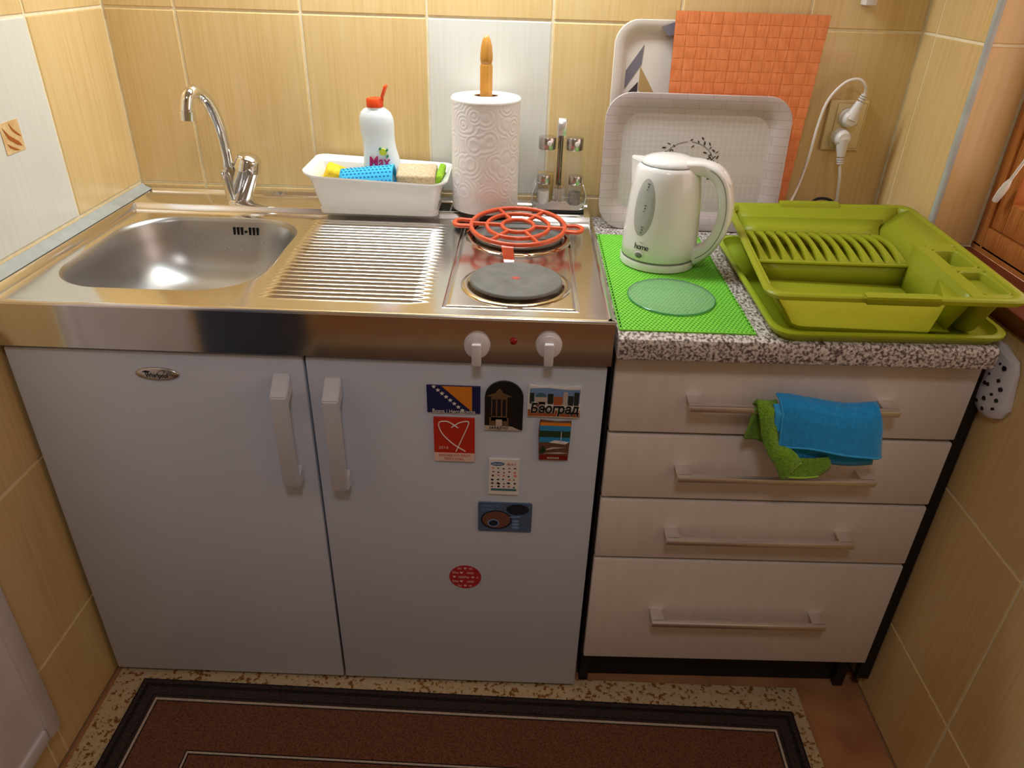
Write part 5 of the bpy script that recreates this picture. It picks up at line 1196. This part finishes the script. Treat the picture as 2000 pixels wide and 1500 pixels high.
for j in range(NYW):
    s = 0.4235*(j+.5)/NYW
    for i in range(NXW):
        xa, xb = pmx(i/NXW, s), pmx((i+1)/NXW, s)
        o = bpy.data.objects.new('weave_square', PW); COL.objects.link(o); o.parent = pm
        o.location = LP_((xa+xb)/2, s, 0.0005)-pm.location
        o.rotation_mode = 'ZYX'; o.rotation_euler = (-lean_a, 0, 0) if (i+j) % 2 == 0 else (-lean_a, PI/2, 0)
        w_, h_ = (xb-xa)*0.985, 0.4235/NYW*0.985
        if (i+j) % 2 == 0: o.scale = (w_, 1, h_)
        else: o.scale = (h_, 1, w_)
gt = thing('grey_tray', (1.2, -0.07, WTZ), 'grey melamine tray with a dark floral wreath leaning in front of the placemat', 'tray')
L = lean_frame(-0.072, WTZ+0.0005, -0.048, 1.160)
c = serving_tray(gt, L, 1.0120, 1.3930, 0.0, 0.2760, 0.052, 0.040, 0.012, M_TRAYR, M_TRAYC)
rng = random.Random(21); wc = (1.1920, 0.1330); wr_ = 0.0500
for k in range(58):
    a = math.radians(rng.uniform(-30, 210)); r = wr_+rng.uniform(-.010, .012); x = wc[0]+r*math.cos(a)*1.12; s = wc[1]+r*math.sin(a)*1.0
    if abs(a-PI/2) < 0.22 and rng.random() < .6: continue
    ro = a+rng.uniform(-1.2, 1.2); la, lb = rng.uniform(.0022, .0048), rng.uniform(.0009, .0020)
    P = [(x+la*math.cos(q)*math.cos(ro)-lb*math.sin(q)*math.sin(ro), s+la*math.cos(q)*math.sin(ro)+lb*math.sin(q)*math.cos(ro)) for q in [2*PI*i/8 for i in range(8)]]
    lflat('leaf_print', L, P, 0.0008, M_CHB, c)
for a0, a1 in ((20, 85), (95, 160)):
    P = [L(wc[0]+wr_*1.12*math.cos(math.radians(lerp(a0, a1, i/10))), wc[1]+wr_*math.sin(math.radians(lerp(a0, a1, i/10))), 0.0009) for i in range(11)]
    tube('stem_print', P, 0.0004, M_CHB, c, 5, 0)

# ------------------------------------------------------------------ socket, plugs and cords
so = thing('wall_socket', (1.521, 0, 1.05), 'cream double wall socket beside the placemat', 'socket')
box('plate', 1.4815, 1.5620, -0.0095, 0.0005, 1.0510, 1.1520, M_SOCKET, so, 0.003)
box('frame', 1.4975, 1.5580, -0.0125, -0.0090, 1.0560, 1.1470, M_SOCKET, so, 0.003)
def ycyl(name, prof, x, z, m, parent, seg=28):
    o = lathe(name, [(r, d) for r, d in prof], 0, 0, m, None, seg); o.data.transform(Matrix.Translation((x, 0, z)) @ Matrix.Rotation(PI/2, 4, 'X'))
    if parent: o.parent = parent; o.location = -wloc(parent)
    return o
OUT = ((1.5215, 1.1190), (1.5155, 1.0790))
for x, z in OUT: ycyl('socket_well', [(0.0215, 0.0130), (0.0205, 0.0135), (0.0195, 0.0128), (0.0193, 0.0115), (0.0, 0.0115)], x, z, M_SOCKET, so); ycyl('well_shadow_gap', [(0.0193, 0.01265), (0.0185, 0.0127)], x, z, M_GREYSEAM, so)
def plug(name, x, z, dx, dz, label, path):
    t = thing(name, (x, -0.014, z), label, 'plug')
    ycyl('body', [(0.0180, 0.0125), (0.0182, 0.022), (0.0165, 0.034), (0.0120, 0.040), (0.0, 0.041)], x, z, M_WPLAST, t)
    a = Vector((x, -0.030, z)); d = Vector((dx, -0.10, dz)).normalized()
    P = [a, a+d*0.015, a+d*0.030, a+d*0.036]
    tube('neck', P, 0.0125, M_WPLAST, t, 14, 0, scale=[1.15, 0.95, 0.72, 0.66])
    e = a+d*0.036
    for k in range(3): q = e+d*(0.003+0.0045*k); tube('strain_relief_rib', [q, q+d*0.0030], 0.0082-0.0006*k, M_WPLAST, t, 12, 0)
    e2 = e+d*0.015
    tube('cord', [e, e2]+[Vector(p) for p in path], 0.0031, M_CORD, t, 10, 8)
    return t
plug('kettle_plug', OUT[0][0], OUT[0][1], 0.30, 1.0, 'white plug in the upper socket, its cord arching over to the kettle', [(1.5310, -0.040, 1.1850), (1.5150, -0.038, 1.1960), (1.4900, -0.036, 1.1880), (1.4660, -0.035, 1.1560), (1.4560, -0.036, 1.1100), (1.4500, -0.040, 1.0400), (1.4380, -0.050, 0.9850), (1.4160, -0.075, 0.9420), (1.3900, -0.100, 0.9000), (1.3500, -0.118, WTZ+0.0045), (1.2900, -0.130, WTZ+0.0038), (1.2450, -0.150, WTZ+0.0040), (1.2050, -0.200, MZ+0.0040), (1.1790, -0.240, MZ+0.0055)])
plug('lower_plug', OUT[1][0], OUT[1][1], 0.10, -1.0, 'white plug in the lower socket, its cord hanging straight down', [(1.5270, -0.036, 1.0000), (1.5350, -0.030, 0.9500), (1.5390, -0.030, 0.9000), (1.5400, -0.034, WTZ+0.004)])
bcb = tube('black_cable', [(1.462, -0.055, WTZ+0.003), (1.466, -0.052, 0.925), (1.478, -0.050, 0.9520), (1.500, -0.050, 0.9575), (1.522, -0.050, 0.9480), (1.530, -0.052, 0.920), (1.531, -0.055, WTZ+0.003)], 0.0030, M_BLACK, None, 8, 6)
tag(bcb, 'short black cable arching behind the dish rack', 'cable')

# ------------------------------------------------------------------ rugs
ru = thing('speckled_rug', (0.75, -1.0, FL), 'beige rug with brown speckles lying under the brown rug', 'rug')
box('pile', 0.004, 1.4900, -2.25, -0.5575, FL, FL+0.005, M_RUGB, ru, 0.002)
br = thing('brown_rug', (0.76, -1.1, FL+0.005), 'brown rug with dark border bands and thin cream lines', 'rug')
rr_ = math.radians(-0.9); ox, oy = 0.0690, -0.6020
def rp(x, y, z): return (ox+x*math.cos(rr_)-y*math.sin(rr_), oy+x*math.sin(rr_)+y*math.cos(rr_), z)
RW, RD = 1.391, 1.55; RZ = FL+0.0052
def band(name, a, b_, m, z):
    V = []
    for zz in (RZ, z):
        for i in (a, b_): V += [rp(i, -i, zz), rp(RW-i, -i, zz), rp(RW-i, -RD+i, zz), rp(i, -RD+i, zz)]
    F = []
    for k in range(4):
        n = (k+1) % 4; F += [(8+k, 8+n, 12+n, 12+k), (k, n, 8+n, 8+k), (4+k, 12+k, 12+n, 4+n)]
    return obj(name, fixn(pymesh(name, V, F)), m, br)
H0 = RZ+0.009
band('dark_border', 0.0, 0.004, M_RUGK, H0-0.001); band('dark_border', 0.004, 0.010, M_RUGD, H0); band('black_line', 0.010, 0.019, M_RUGK, H0-0.0015); band('dark_border', 0.019, 0.037, M_RUGD, H0); band('black_line', 0.037, 0.040, M_RUGK, H0-0.001)
band('dark_border', 0.040, 0.046, M_RUGD, H0); band('cream_line', 0.046, 0.0505, M_RUGW, H0+0.0005); band('black_line', 0.0505, 0.0535, M_RUGK, H0-0.001); band('brown_field', 0.0535, 0.158, M_RUGF, H0); band('black_line', 0.158, 0.161, M_RUGK, H0-0.001); band('cream_line', 0.161, 0.1645, M_RUGW, H0+0.0005); band('black_line', 0.1645, 0.1675, M_RUGK, H0-0.001)
V = [rp(x, y, z) for z in (RZ, H0) for x, y in ((.1675, -.1675), (RW-.1675, -.1675), (RW-.1675, -RD+.1675), (.1675, -RD+.1675))]
obj('brown_field', fixn(pymesh('brown_field', V, [(0, 1, 2, 3), (4, 7, 6, 5), (0, 4, 5, 1), (1, 5, 6, 2), (2, 6, 7, 3), (3, 7, 4, 0)])), M_RUGF, br)
